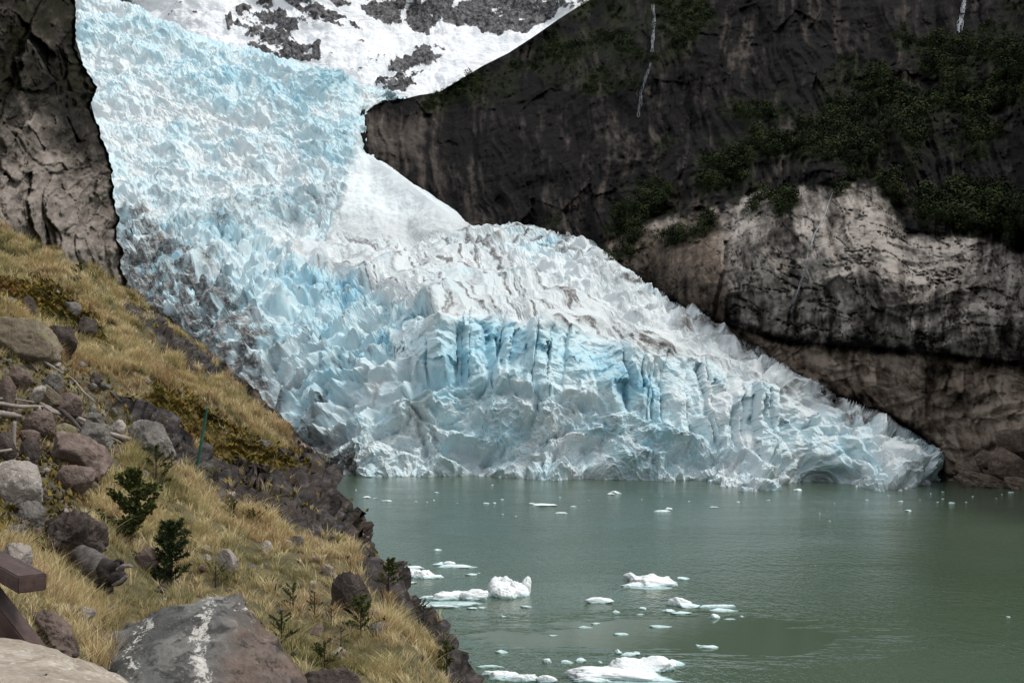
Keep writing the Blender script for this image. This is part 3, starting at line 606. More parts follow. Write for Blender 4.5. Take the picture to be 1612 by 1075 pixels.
mossy = np.clip(mossy + fbm(P2, 0.6, 3, 511) * 0.4 * (mossy > 0.01), 0, 1)
P = np.stack([X, Yy, Z], -1)
N = np.cross(np.gradient(P, axis=1), np.gradient(P, axis=0)); N /= np.linalg.norm(N, axis=-1, keepdims=True) + 1e-9
N *= np.sign(N[..., 2:3] + 1e-9)
F1, F2, ID, OFF = voronoi(P * np.array([0.75, 0.75, 1.1]) + 0.3 * small[..., None], 521)
F1b, F2b, IDb, OFFb = voronoi(P * np.array([2.2, 2.2, 3.2]), 522)
sc_ = np.clip(d / 18, 0.4, 2.2)
rd = rocky * sc_ * ((idr(ID, 1) - 0.45) * 0.45 + 0.7 * (OFF * (np.stack([idr(ID, 2), idr(ID, 3), idr(ID, 4)], -1) - 0.5)).sum(-1) + (idr(IDb, 1) - 0.5) * 0.16 - 0.10 * (1 - sstep(0, 0.12, F2b - F1b)))
P = P + N * rd[..., None]
def hill_mat():
    m = M('hillside_soil')
    n = m.noise(0.9, 8, 0.6); f = m.noise(7, 8, 0.65); st_ = m.noise(1.2, 9, 0.65, stretch=(1, 1, 2.6, 0.5, 0.3, 0))
    soil = m.ramp(f, [(0.3, (0.060, 0.050, 0.028)), (0.7, (0.22, 0.175, 0.095))])
    soil = m.mix(m.ramp(n, [(0.42, 0.0), (0.6, 0.7)]), soil, (0.06, 0.062, 0.024))
    rock = m.ramp(m.math('ADD', m.math('MULTIPLY', st_, 0.6), m.math('MULTIPLY', f, 0.4)), [(0.36, (0.010, 0.009, 0.009)), (0.5, (0.040, 0.035, 0.034)), (0.63, (0.13, 0.118, 0.115))])
    rock = m.mix(m.ramp(m.noise(0.4, 4), [(0.45, 0.0), (0.6, 0.75)]), rock, (0.060, 0.043, 0.034))
    gravel = m.ramp(m.vor(9, 'F1'), [(0.1, (0.20, 0.17, 0.15)), (0.5, (0.10, 0.085, 0.07)), (0.8, (0.03, 0.025, 0.02))])
    c = m.mix(m.math('MULTIPLY', m.attr('scree'), 0.6), soil, gravel)
    mo = m.ramp(f, [(0.35, (0.05, 0.032, 0.012)), (0.6, (0.15, 0.105, 0.022))])
    c = m.mix(m.math('MULTIPLY', m.attr('mossy'), 0.85), c, mo)
    r = m.math('ADD', m.attr('rocky'), m.math('MULTIPLY', m.math('SUBTRACT', n, 0.5), 0.8))
    c = m.mix(m.ramp(r, [(0.4, 0.0), (0.6, 1.0)]), c, rock)
    b = m.bump(st_, 0.25, 0.6); m.bump(f, 0.07, 0.9, b)
    return m.done(c, 0.9, 0.2)
hl = mesh_np('hillside', P, grid_faces(*px.shape), hill_mat(), attrs={'rocky': rocky, 'scree': scree, 'mossy': mossy}, smooth=True); tag(hl, kind='structure')
HP, HN = P, N
Hpx = px; Hpy = HY - (P[..., 2] - EYE) * F / P[..., 1]
# first-hit visibility along each column
_min = np.minimum.accumulate(Hpy, axis=0); Hvis = Hpy <= _min + 0.01
def ground(x, y):
    """ground point of the hillside seen at pixel (x, y)"""
    j = np.argmin(np.abs(Hpx[0] - x)); col = np.where(Hvis[:, j] & (ld > math.log(2.5)), np.abs(Hpy[:, j] - y), 1e9); i = int(np.argmin(col))
    return HP[i, j].copy(), HN[i, j].copy()
def ground_z(x, y):
    j = np.argmin(np.abs(Hpx[0] - (CX + x * F / y))); i = np.argmin(np.abs(ld - math.log(y))); return HP[i, j, 2]

# ------------------------------------------------------------------ boulders
R_BROWN = rock_material('brown_boulder', (0.060, 0.044, 0.038), (0.170, 0.125, 0.105), (0.30, 0.245, 0.215), 1.4, lichen=0.66, bump=0.05)
R_GREY = rock_material('grey_boulder', (0.055, 0.052, 0.048), (0.165, 0.150, 0.135), (0.31, 0.29, 0.26), 1.4, lichen=0.62, bump=0.05)
R_PALE = rock_material('pale_boulder', (0.16, 0.135, 0.12), (0.33, 0.29, 0.255), (0.50, 0.46, 0.42), 1.6, lichen=0.57, bump=0.04)
R_MOSS = rock_material('mossy_boulder', (0.085, 0.068, 0.048), (0.19, 0.155, 0.11), (0.29, 0.25, 0.19), 0.9, lichen=0.68, moss=0.42, bump=0.05)
R_DARK = rock_material('dark_boulder', (0.022, 0.018, 0.016), (0.075, 0.058, 0.050), (0.16, 0.13, 0.115), 1.2, lichen=0.70, bump=0.06)
RM = dict(b=R_BROWN, g=R_GREY, p=R_PALE, m=R_MOSS, d=R_DARK)
def rock_shape(seed, sub, dims, planes=9, sharp=0.75, rough=0.10, freq=1.6):
    r = np.random.RandomState(seed); v, f = ico(sub)
    n = r.normal(size=(planes, 3)); n /= np.linalg.norm(n, axis=1, keepdims=True); planes += 5; n = r.normal(size=(planes, 3)); n /= np.linalg.norm(n, axis=1, keepdims=True); dd = r.uniform(0.50, 0.88, planes)
    rad = np.ones(len(v))
    for k in range(planes):
        dt = v @ n[k]; cut = np.where(dt > 0.05, dd[k] / np.maximum(dt, 0.05), 9)
        rad = np.minimum(rad, cut)
    sharp = min(1.0, sharp + 0.2); rad = sharp * rad + (1 - sharp) * 0.85
    q = v * rad[:, None]
    q = q * (1 + rough * fbm(q + seed * 3.1, freq, 5, seed, 0.55))[:, None] + v * (0.42 * rough * fbm(q + seed, freq * 3.5, 5, seed + 5, 0.62, True))[:, None]
    return q * np.asarray(dims) * 0.5, f
def put_rock(cx, base, wpx, hpx, mat, label, seed, sub=5, rot=None, planes=9, sharp=0.86, deep=0.8, sink=0.30, name='boulder', cat='boulder', group=None, dmul=1.0, tilt=0.0, rough=0.10):
    g, n = ground(cx, base); dd = g[1] * dmul
    c = W(cx, base - hpx * 0.5, dd); wm, hm = wpx * dd / F, hpx * dd / F
    r = random.Random(seed)
    v, f = rock_shape(seed, sub, (wm * 1.12, wm * deep * 1.1, hm * (1.15 + sink)), planes, sharp, rough)
    a = r.uniform(-0.35, 0.35) if rot is None else rot
    ca, sa = math.cos(a), math.sin(a); v = v @ np.array([[ca, sa, 0], [-sa, ca, 0], [0, 0, 1]])
    ct, s_t = math.cos(tilt), math.sin(tilt); v = v @ np.array([[ct, 0, -s_t], [0, 1, 0], [s_t, 0, ct]])
    c = c - np.array([0, 0, hm * sink * 0.5])
    o = mesh_np(name, v, f, RM[mat], smooth=True); o.location = c
    tag(o, label, cat, group); return o
ROCKS = [
 (26,800,92,72,'p',"large rounded boulder with a white lichen cap, at the left edge",61,dict(planes=6,sharp=.6)),
 (48,830,58,40,'g',"small knobbly grey-green stone tucked under the white-capped boulder",62,{}),
 (115,885,114,86,'d',"large dark broken boulder with a flaky pale top just above the hollow log",63,dict(planes=8,sharp=.8,rough=.2,sub=5)),
 (116,772,66,46,'b',"rounded reddish boulder with a bright right side below the dark overhanging slab",64,dict(planes=6,sharp=.65)),
 (118,742,112,64,'b',"big brown overhanging slab with deep shade under it, in the middle of the rock pile",65,dict(planes=10,sharp=.85,tilt=.32,sub=5)),
 (108,692,48,28,'m',"flat tan stone lying on top of the brown overhanging slab",66,dict(tilt=.2)),
 (66,686,56,38,'b',"smooth pinkish boulder just right of the weathered white post",67,dict(planes=6,sharp=.55)),
 (48,704,36,34,'b',"small round stone wedged above another round stone beside the white post",68,dict(planes=5,sharp=.5)),
 (45,727,32,40,'d',"dark egg-shaped stone right of the white post",69,dict(planes=5,sharp=.5)),
 (6,722,34,40,'d',"dark brown stone cut by the left edge, left of the white post",70,dict(planes=5,sharp=.5)),
 (142,716,58,56,'g',"long grey leaning rock right of the tan flat stone",71,dict(tilt=.6,planes=8)),
 (184,690,38,28,'p',"small pale stone with a rusty face left of the white-sided rock",72,{}),
 (240,722,84,60,'g',"grey rock with a white right side next to the green pole",73,dict(planes=8,sharp=.8,tilt=.35)),
 (42,566,112,84,'m',"long mossy slab of rock leaning uphill at the left edge",74,dict(planes=8,sharp=.8,tilt=.6,sub=5)),
 (98,556,44,52,'d',"dark brown block with a black hollow, right of the long mossy slab",75,dict(planes=8,sharp=.9)),
 (116,496,34,26,'g',"grey block sticking out of the upper grass",76,dict(planes=8,sharp=.9)),
 (134,532,32,38,'d',"dark cracked block below the grey block in the upper grass",77,dict(planes=9,sharp=.9,tilt=.5)),
 (16,482,22,16,'g',"greenish stone at the left edge above the long mossy slab",78,{}),
 (46,490,30,26,'d',"dark stone with a pale point above the long mossy slab",79,dict(planes=9,sharp=.9)),
 (361,898,42,34,'p',"flat pale angular rock in the straw grass right of the small fir",80,dict(planes=8,sharp=.95,deep=.7)),
 (230,896,34,36,'b',"round brownish stone behind the small fir's left side",81,dict(planes=4,sharp=.4)),
 (552,962,58,64,'d',"reddish brown angular boulder near the edge of the drop",82,dict(planes=9,sharp=.9)),
 (517,902,16,16,'p',"small cream stone above the reddish brown angular boulder",83,{}),
 (523,916,14,14,'g',"little grey stone touching the cream stone",84,{}),
 (468,868,24,26,'g',"upright grey stone at the top of the lower straw slope",85,{}),
 (420,872,18,20,'p',"pale rounded stone half sunk in the straw slope",86,{}),
 (450,862,18,16,'p',"pale stone left of the upright grey stone",87,{}),
 (132,974,32,22,'p',"small flat pale stone between the railing and the striped boulder",88,dict(planes=8,sharp=.95)),
 (172,966,34,16,'g',"low grey stone right of the small flat pale stone",89,{}),
 (88,1040,96,70,'b',"lumpy brown rock behind the railing's diagonal brace",90,dict(planes=9,rough=.2)),
 (520,1085,84,40,'d',"brown boulder cut by the bottom edge right of the striped boulder",91,dict(planes=7)),
 (535,1040,34,24,'p',"pale flat stone in dead grass below the brown angular boulder",92,{}),
 (500,1000,26,18,'b',"pinkish stone in the dead grass right of the striped boulder's peak",93,{}),
 (30,608,42,36,'b',"pink-brown stone on the scree below the upper end of the bare branch",94,{}),
 (78,640,36,34,'m',"square olive stone standing in the scree",95,dict(planes=8,sharp=.95)),
 (80,612,34,26,'g',"grey stone above the square olive stone",96,dict(planes=8,sharp=.9)),
 (56,636,26,34,'p',"bright white split stone in the scree",97,dict(planes=9,sharp=.95,tilt=.6)),
 (10,648,28,60,'b',"tall reddish rock face cut by the left edge above the dead logs",98,dict(planes=7)),
 (106,650,46,40,'b',"brown stone with dry grass at its foot above the dark log",99,{}),
 (150,672,40,24,'g',"low grey stone above the leaning rock",100,{}),
 (20,842,40,20,'g',"grey stone under the white-capped boulder at the left edge",101,{}),
 (24,916,62,74,'p',"pale mottled lichen boulder behind the railing's top rail",102,dict(planes=7,sharp=.6)),
 (415,705,22,14,'g',"grey stone in the mossy bank right of the green pole",103,{}),
 (590,1000,30,24,'g',"grey stone in the grass left of the purple brink rock",104,{}),
]
for k, (cx, b_, w_, h_, mat, lab, seed, kw) in enumerate(ROCKS): put_rock(cx, b_, w_, h_, mat, lab, seed, **kw)
r = random.Random(8); n_ = 0
while n_ < 120:
    x, y = r.uniform(-10, 215), r.uniform(545, 850)
    if sdpoly(np.array([x]), np.array([y]), SCREE)[0] > 0: continue
    s_ = r.choice([8, 9, 11, 13, 16, 20]); n_ += 1
    put_rock(x, y, s_, s_ * r.uniform(.5, .9), r.choice('bbggpmd'), "loose fist-sized stone in the rock pile on the left", 200 + n_, sub=2 if s_ < 14 else 3, name='stone', cat='stone', group='loose stones in the rock pile', rot=r.uniform(0, 3))
n_ = 0
while n_ < 200:
    x, y = r.uniform(60, 760), r.uniform(430, 1070)
    p_, _n = ground(x, y)
    py_ = HY - (p_[2] - EYE) * F / p_[1]
    if abs(py_ - y) > 3: continue
    s_ = r.choice([6, 7, 9, 12, 15, 19]); n_ += 1
    put_rock(x, y, s_, s_ * r.uniform(.5, .8), r.choice('bbgpd'), "small stone showing through the straw grass of the slope", 400 + n_, sub=2 if s_ < 12 else 3, name='stone', cat='stone', group='stones in the straw grass', rot=r.uniform(0, 3))

# sculpted foreground boulders: hull of chosen points, subdivided and roughened
def hull_rock(name, pts, mat, label, seed, cuts=5, amp=0.03, attr=None, smooth_it=2):
    P_ = [W(a, b, c_) for a, b, c_ in pts]; bm = bmesh.new()
    for p in P_: bm.verts.new(p)
    bmesh.ops.convex_hull(bm, input=bm.verts); bmesh.ops.delete(bm, geom=[v for v in bm.verts if not v.link_faces], context='VERTS')
    bmesh.ops.triangulate(bm, faces=bm.faces)
    for _ in range(cuts):
        L = sorted(e.calc_length() for e in bm.edges); lim = L[int(len(L) * 0.35)]
        bmesh.ops.subdivide_edges(bm, edges=[e for e in bm.edges if e.calc_length() > lim], cuts=1); bmesh.ops.triangulate(bm, faces=bm.faces)
    for _ in range(smooth_it): bmesh.ops.smooth_vert(bm, verts=bm.verts, factor=0.5, use_axis_x=True, use_axis_y=True, use_axis_z=True)
    bm.normal_update()
    v = np.array([q.co[:] for q in bm.verts]); n = np.array([q.normal[:] for q in bm.verts]); f = np.array([[q.index for q in fa.verts] for fa in bm.faces]); bm.free()
    h = fbm(v, 1.3, 5, seed, 0.5) * amp * 2.2 + fbm(v, 5.0, 4, seed + 3, 0.6, True) * amp * 0.7
    v = v + n * h[:, None]
    c_ = v.mean(0); at = attr(v) if attr else None
    o = mesh_np(name, v - c_, f, mat, attrs=at, smooth=True); o.location = c_; tag(o, label, 'boulder'); return o
def striped_mat():
    m = M('striped_boulder')
    n = m.noise(2.6, 9, 0.62, dist=0.4); f = m.noise(14, 8, 0.68); s_ = m.noise(5, 7, 0.7)
    c = m.ramp(n, [(0.3, (0.035, 0.035, 0.034)), (0.5, (0.10, 0.10, 0.095)), (0.7, (0.22, 0.215, 0.20))])
    c = m.mix(m.math('MULTIPLY', m.attr('rust'), m.ramp(s_, [(0.3, 0.3), (0.6, 1.0)])), c, m.ramp(f, [(0.3, (0.075, 0.050, 0.040)), (0.7, (0.185, 0.130, 0.105))]))
    st_ = m.math('ADD', m.math('MULTIPLY', m.attr('stripe'), 0.66), m.math('MULTIPLY', m.math('SUBTRACT', m.noise(26, 9, 0.78, dist=0.5), 0.5), 3.0))
    c = m.mix(m.ramp(st_, [(0.50, 0.0), (0.62, 0.9)]), c, (0.56, 0.54, 0.50))
    c = m.mix(m.ramp(m.noise(7, 9, 0.72, dist=0.6), [(0.52, 0.0), (0.60, 0.8)]), c, (0.028, 0.026, 0.024))
    c = m.mix(m.ramp(m.noise(11, 9, 0.75, dist=0.5), [(0.60, 0.0), (0.66, 0.6)]), c, (0.36, 0.35, 0.32))
    b = m.bump(n, 0.10, 0.8); m.bump(f, 0.022, 0.9, b)
    return m.done(c, 0.85, 0.25)
def stripe_attr(v):
    x = CX + v[:, 0] * F / v[:, 1]; y = HY - (v[:, 2] - EYE) * F / v[:, 1]
    n = fbm(v, 3.0, 4, 77) * 16
    a = np.exp(-((x - interp(y, [(960, 330), (985, 316), (1010, 310), (1075, 318)]) + n) / 17) ** 2)
    b_ = np.exp(-((x - interp(y, [(980, 232), (1000, 212), (1020, 200), (1075, 208)]) + n) / 9) ** 2)
    c_ = np.exp(-((x - 380 + n) / 7) ** 2 - ((y - 955) / 12) ** 2)
    return {'stripe': np.maximum(np.maximum(a, b_ * 0.95), c_) * (0.95 + 0.7 * fbm(v, (4, 4, 9), 4, 79, 0.6)), 'rust': sstep(330, 400, x + (y - 1000) * 0.4 + n)}
hull_rock('boulder', [(105,1052,5.2),(135,1020,5.6),(215,994,6.2),(250,990,6.3),(310,985,6.3),(345,962,6.4),(374,928,6.45),(394,940,6.4),(400,966,6.3),(432,1012,6.0),(468,1078,5.6),(480,1180,5.0),(340,1200,4.6),(325,1030,5.25),(365,1010,5.3),(232,1035,5.05),(150,1120,4.6),(90,1150,4.8),(330,1000,6.9),(440,1110,6.2),(200,1020,6.8),(385,985,5.75)],
          striped_mat(), "large grey boulder with two white lichen stripes and a peaked rusty right side", 601, 6, 0.05, stripe_attr, 1)
hull_rock('boulder', [(-200,985,3.3),(0,1006,3.25),(62,1014,3.2),(120,1034,3.1),(205,1071,3.0),(260,1110,2.8),(230,1250,2.3),(0,1300,2.1),(-250,1250,2.1),(-250,1040,2.5),(60,1075,2.5),(-100,1000,3.6),(100,1060,3.6)],
          rock_material('cream_boulder', (0.17, 0.13, 0.10), (0.36, 0.31, 0.25), (0.50, 0.46, 0.39), 4.0, lichen=0.56, bump=0.012), "cream lichen-covered boulder filling the bottom left corner", 611, 6, 0.014)

# ------------------------------------------------------------------ dead wood
def wood_mat(name, a, b, sc=6):
    m = M(name); n = m.noise(sc, 8, 0.65, stretch=(1, 1, 1)); f = m.noise(sc * 5, 6, 0.6)
    c = m.mix(f, m.ramp(n, [(0.3, a), (0.7, b)]), tuple(0.6 * x for x in a)); m.bump(n, 0.02, 0.8); return m.done(c, 0.9, 0.2)
WOOD = wood_mat('bleached_wood', (0.22, 0.185, 0.16), (0.50, 0.45, 0.41)); DARKW = wood_mat('dark_wood', (0.04, 0.032, 0.03), (0.18, 0.15, 0.135)); CHAR = wood_mat('charred_wood', (0.012, 0.010, 0.010), (0.10, 0.085, 0.08), 16)
def tube(paths, sides=9, rough=0.12, seed=1):
    """paths: list of list of (point, radius) -> verts, faces"""
    VV, FF = [], []; o = 0; r = random.Random(seed)
    for path in paths:
        pts = np.array([p for p, _ in path], float); rad = np.array([q for _, q in path], float)
        t = np.linspace(0, 1, len(pts)); k = max(6, 5 * len(pts)); tt = np.linspace(0, 1, k)
        c = np.stack([np.interp(tt, t, pts[:, i]) for i in range(3)], -1)
        for _ in range(2): c[1:-1] = (c[:-2] + 2 * c[1:-1] + c[2:]) / 4
        rr = np.interp(tt, t, rad); T_ = np.gradient(c, axis=0); T_ /= np.linalg.norm(T_, axis=1, keepdims=True) + 1e-9
        ref = np.array([0.1, 0.2, 1.0]) if abs(T_[:, 2]).mean() < 0.8 else np.array([1.0, 0.2, 0.1])
        A = np.cross(T_, ref); A /= np.linalg.norm(A, axis=1, keepdims=True) + 1e-9; B = np.cross(T_, A)
        an = np.linspace(0, 2 * math.pi, sides, endpoint=False)
        ring = c[:, None] + rr[:, None, None] * (np.cos(an)[None, :, None] * A[:, None] + np.sin(an)[None, :, None] * B[:, None])
        ns = 1 + rough * 2 * gnoise(ring * (0.6 / max(rr.mean(), 1e-3)) + seed * 5, seed)
        ring = c[:, None] + (ring - c[:, None]) * ns[..., None]
        VV.append(ring.reshape(-1, 3)); ii = np.arange(k * sides).reshape(k, sides) + o
        q = np.stack([ii[:-1], ii[1:], np.roll(ii[1:], -1, 1), np.roll(ii[:-1], -1, 1)], -1).reshape(-1, 4); FF.append(q)
        o += k * sides
        VV.append(c[[0, -1]]); e0, e1 = o, o + 1; o += 2
        FF.append(np.stack([ii[0], np.roll(ii[0], -1), np.full(sides, e0), np.full(sides, e0)], -1)); FF.append(np.stack([np.roll(ii[-1], -1), ii[-1], np.full(sides, e1), np.full(sides, e1)], -1))
    V_ = np.concatenate(VV); F_ = np.concatenate(FF); tri = F_[:, 2] == F_[:, 3]
    return V_, [F_[~tri], F_[tri][:, :3]]
def on_ground(x, y, lift=0.03):
    g, n = ground(x, y); return g + n * lift
def branch(name, specs, mat, label, cat, seed=1, lift=0.05, sides=8, toward=0.25):
    paths = []
    for sp in specs:
        q = []
        for (x, y, wpx) in sp:
            g, n = ground(x, y); dd = g[1] - toward; p = W(x, y, dd); q.append((p + n * lift, max(wpx * dd / F / 2, 0.004)))
        paths.append(q)
    v, f = tube(paths, sides, 0.15, seed); c = v.mean(0)
    o = mesh_np(name, v - c, f, mat, smooth=True); o.location = c; return tag(o, label, cat)
branch('branch', [[(20,538,4),(50,560,4.5),(85,583,4),(112,600,4),(128,620,3.5),(148,637,2)],[(24,540,3),(38,556,3),(58,568,2.5),(84,581,2)]], WOOD, "long thin bleached branch lying down the scree slope", 'branch', 2)
branch('dead_log', [[(-10,640,7),(30,646,6),(70,644,4),(92,655,2)],[(-10,634,4),(20,634,3),(50,638,2)]], WOOD, "bleached split log reaching in from the left edge above the white post", 'log', 3)
branch('dead_log', [[(60,640,5),(74,648,8),(90,656,3)],[(66,645,4),(80,655,5),(92,657,2)]], WOOD, "short pale forked root end just right of the split log", 'log', 4)
branch('dead_log', [[(-10,655,10),(10,658,10),(30,661,6)]], WOOD, "shredded log stump above the top of the white post", 'log', 5)
branch('dead_log', [[(92,650,7),(104,660,9),(114,668,7),(126,684,3)]], DARKW, "short dark log pointing down to the tan flat stone", 'log', 6)
branch('tree_root', [[(118,662,6),(140,672,8),(170,688,7),(200,696,8),(235,705,9),(262,722,7),(278,735,4)],[(140,672,4),(165,690,3),(192,704,1.5)]], WOOD, "long pale root running down past the grey white-sided rock", 'root', 7)
branch('stick', [[(-8,718,4),(10,715,4.5),(22,712,3)]], WOOD, "short white stick lying flat at the foot of the white post", 'stick', 8)
g, _n = ground(20, 716); pt = W(23, 663, g[1] - 0.1); pb = W(20, 717, g[1] - 0.1)
v, f = tube([[(pb - np.array([0, 0, .1]), 0.022 * g[1] / 10), (pb * .5 + pt * .5, 0.022 * g[1] / 10), (pt, 0.018 * g[1] / 10)]], 8, 0.12, 9); c0 = v.mean(0)
o = mesh_np('post', v - c0, f, WOOD, smooth=True); o.location = c0; tag(o, "short upright white weathered post among the stones at the left edge", 'post')
# hollow log with a clawed charred end
g, gn = ground(165, 935); dl = g[1] * 0.97
def pl(x, y, e=0.0): return W(x, y, dl + e)
st = empty('hollow_log', pl(165, 915)); tag(st, "grey hollow log with a charred end and a curled claw of wood", 'log')
m_ = lambda wpx: wpx * dl / F / 2
v, f = tube([[(pl(126, 868, .25), m_(30)), (pl(145, 885, .15), m_(40)), (pl(160, 900, .05), m_(40)), (pl(172, 910, 0), m_(34))]], 14, 0.22, 12); mesh_np('trunk', v - pl(165, 915), f, wood_mat('grey_wood', (0.045, 0.038, 0.034), (0.24, 0.21, 0.195), 14), st, smooth=True)
v, f = tube([[(pl(165, 905), m_(36)), (pl(178, 895, -.02), m_(34)), (pl(190, 893, -.05), m_(22))], [(pl(168, 912), m_(34)), (pl(180, 914, -.03), m_(26)), (pl(195, 905, -.06), m_(12))], [(pl(160, 915), m_(30)), (pl(170, 925, 0), m_(16)), (pl(176, 935, 0), m_(6))], [(pl(176, 890), m_(12)), (pl(186, 884, -.03), m_(9)), (pl(194, 884, -.05), m_(4))]], 10, 0.4, 13); mesh_np('charred_end', v - pl(165, 915), f, CHAR, st, smooth=True)
v, f = tube([[(pl(185, 897, -.10), m_(7)), (pl(194, 891, -.13), m_(7)), (pl(203, 890, -.13), m_(6)), (pl(208, 892, -.12), m_(4))], [(pl(178, 921, -.10), m_(6)), (pl(190, 915, -.13), m_(6)), (pl(199, 906, -.13), m_(5))]], 9, 0.12, 14); mesh_np('claw', v - pl(165, 915), f, wood_mat('bare_wood', (0.12, 0.105, 0.10), (0.42, 0.39, 0.37), 16), st, smooth=True)

# ------------------------------------------------------------------ green pole
g, _n = ground(310, 744); dd = g[1]
v, f = tube([[(W(309, 748, dd), 2.2 * dd / F), (W(313, 720, dd), 2.3 * dd / F), (W(318, 690, dd), 2.3 * dd / F), (W(323, 660, dd), 2.1 * dd / F), (W(326, 641, dd), 1.9 * dd / F)]], 10, 0.04, 15); c0 = W(310, 744, dd)
mp = M('green_paint'); o = mesh_np('marker_pole', v - c0, f, mp.done(mp.ramp(mp.noise(4, 6), [(0.35, (0.012, 0.060, 0.040)), (0.65, (0.03, 0.115, 0.075))]), 0.6, 0.3), smooth=True); o.location = c0
tag(o, "thin leaning green pole stuck in the slope by the white-sided rock", 'pole')

# ------------------------------------------------------------------ timber railing
def timber_mat():
    m = M('brown_timber'); n = m.noise(5, 8, 0.6, stretch=(1, 6, 6)); f = m.noise(40, 4)
    c = m.ramp(n, [(0.3, (0.030, 0.017, 0.015)), (0.7, (0.075, 0.045, 0.040))]); c = m.mix(m.ramp(f, [(0.5, 0.0), (0.7, 0.4)]), c, (0.12, 0.085, 0.075)); m.bump(n, 0.004, 0.8); return m.done(c, 0.6, 0.35)
TIM = timber_mat()
def timber(name, a, b, w1, w2, parent, base, up=(0, 0, 1)):
    a, b = Vector(a), Vector(b); d_ = (b - a); L_ = d_.length; bm = bmesh.new(); bmesh.ops.create_cube(bm, size=1.0)
    bmesh.ops.scale(bm, verts=bm.verts, vec=(L_, w1, w2)); bmesh.ops.bevel(bm, geom=bm.edges[:], offset=0.004, segments=2, affect='EDGES')
    x = d_.normalized(); y = Vector(up).cross(x).normalized(); z = x.cross(y)
    me = bpy.data.meshes.new(name); bm.to_mesh(me); bm.free(); me.materials.append(TIM)
    o = bpy.data.objects.new(name, me); COL.objects.link(o); o.parent = parent
    o.matrix_local = Matrix.Translation((a + b) / 2 - Vector(base)) @ Matrix((x, y, z)).transposed().to_4x4(); return o
rb = W(-60, 1010, 3.3); rl = empty('timber_railing', rb); tag(rl, "dark brown timber railing end with a top rail and a diagonal brace, bottom left", 'railing')
e1 = W(51, 918, 3.25); e0 = e1 + np.array([-0.92, 0.92, 0.09]); timber('rail', e0, e1, 0.092, 0.058, rl, rb)
timber('brace', W(-52, 898, 3.36), W(66, 1050, 3.34), 0.075, 0.075, rl, rb, (0.2, 1, 0))
timber('post', W(-150, 860, 3.3), W(-150, 1200, 3.3), 0.09, 0.09, rl, rb, (0, 1, 0))

for k, (cx, by, w_, h_, dd, lab) in enumerate([(1590,757,74,46,306,"large brown bedrock boulder at the water's edge by the right frame edge"),(1545,768,90,24,307,"low brown rock shelf touching the water right of the glacier's tip"),(1520,752,50,24,316,"brown boulder just right of the glacier's dark tip"),(1610,775,60,20,299,"flat wet rock cut by the right edge at the waterline"),(1560,738,46,26,315,"reddish block above the low shore shelf"),(1600,715,60,34,310,"rounded brown block highest of the shore boulders")]):
    v, f = rock_shape(950 + k, 5, (w_ * dd / F * 1.1, w_ * dd / F * .8, h_ * dd / F * 1.5), 9, .85, .12); v[:, 2] -= v[:, 0] * 0.2
    c_ = W(cx, by - h_ * .42, dd); o = mesh_np('boulder', v, f, R_SHORE if k else globals().setdefault('R_SHORE', rock_material('shore_rock', (0.045, 0.034, 0.027), (0.135, 0.100, 0.078), (0.25, 0.20, 0.165), 0.25, bump=0.3)), smooth=True); o.location = c_; tag(o, lab, 'boulder')
# ------------------------------------------------------------------ straw grass (nobody could count it)
def grass_mat():
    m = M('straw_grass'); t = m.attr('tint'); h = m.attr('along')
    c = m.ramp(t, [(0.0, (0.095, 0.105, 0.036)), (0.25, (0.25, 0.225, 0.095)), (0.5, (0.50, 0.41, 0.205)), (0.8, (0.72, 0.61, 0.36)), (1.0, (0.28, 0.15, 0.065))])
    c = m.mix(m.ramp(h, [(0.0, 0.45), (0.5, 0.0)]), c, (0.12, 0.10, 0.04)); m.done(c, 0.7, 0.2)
    tr = m.t.nodes.new('ShaderNodeBsdfTranslucent'); m.L(c, tr.inputs[0]); ms = m.t.nodes.new('ShaderNodeMixShader'); ms.inputs[0].default_value = 0.25
    m.L(m.b.outputs[0], ms.inputs[1]); m.L(tr.outputs[0], ms.inputs[2]); m.L(ms.outputs[0], m.t.nodes['Material Output'].inputs[0]); return m.m
def blades(name, base, lean, length, width, tint, mat, segs=3, droop=0.5, side=None, label_kind='stuff'):
    n = len(base); t = np.linspace(0, 1, segs + 1)
    az = np.arctan2(lean[:, 1], lean[:, 0]) + np.random.RandomState(3).normal(0, 0.6, n) + math.pi / 2
    sv = np.stack([np.cos(az), np.sin(az), np.zeros(n)], -1)
    V_ = np.zeros((n, segs * 2 + 1, 3), np.float32); al = np.zeros((n, segs * 2 + 1), np.float32)
    upv = np.array([0, 0, 1.0])
    for k in range(segs + 1):
        tk = t[k]
        c = base + (upv * tk * (1 - 0.35 * droop * tk)) * length[:, None] + lean * (tk ** 1.7)[..., None] * length[:, None] if False else base + length[:, None] * (upv * (tk * (1 - 0.30 * droop * tk)) + lean * (0.35 * tk + 0.65 * tk ** 2))
        if k < segs:
            wk = width * (1 - 0.75 * tk)
            V_[:, 2 * k] = c - sv * wk[:, None] / 2; V_[:, 2 * k + 1] = c + sv * wk[:, None] / 2; al[:, 2 * k] = tk; al[:, 2 * k + 1] = tk
        else: V_[:, 2 * k] = c; al[:, 2 * k] = 1
    b = (np.arange(n) * (segs * 2 + 1))[:, None]
    q = [np.concatenate([b + 2 * k, b + 2 * k + 1, b + 2 * k + 3, b + 2 * k + 2], 1) for k in range(segs - 1)]
    tr = np.concatenate([b + 2 * segs - 2, b + 2 * segs - 1, b + 2 * segs], 1)
    return mesh_np(name, V_.reshape(-1, 3), [np.concatenate(q), tr] if q else [tr], mat, attrs={'tint': np.repeat(tint, segs * 2 + 1), 'along': al.ravel()})
rs = np.random.RandomState(42)
flat = lambda a: a.reshape(-1, *a.shape[2:])
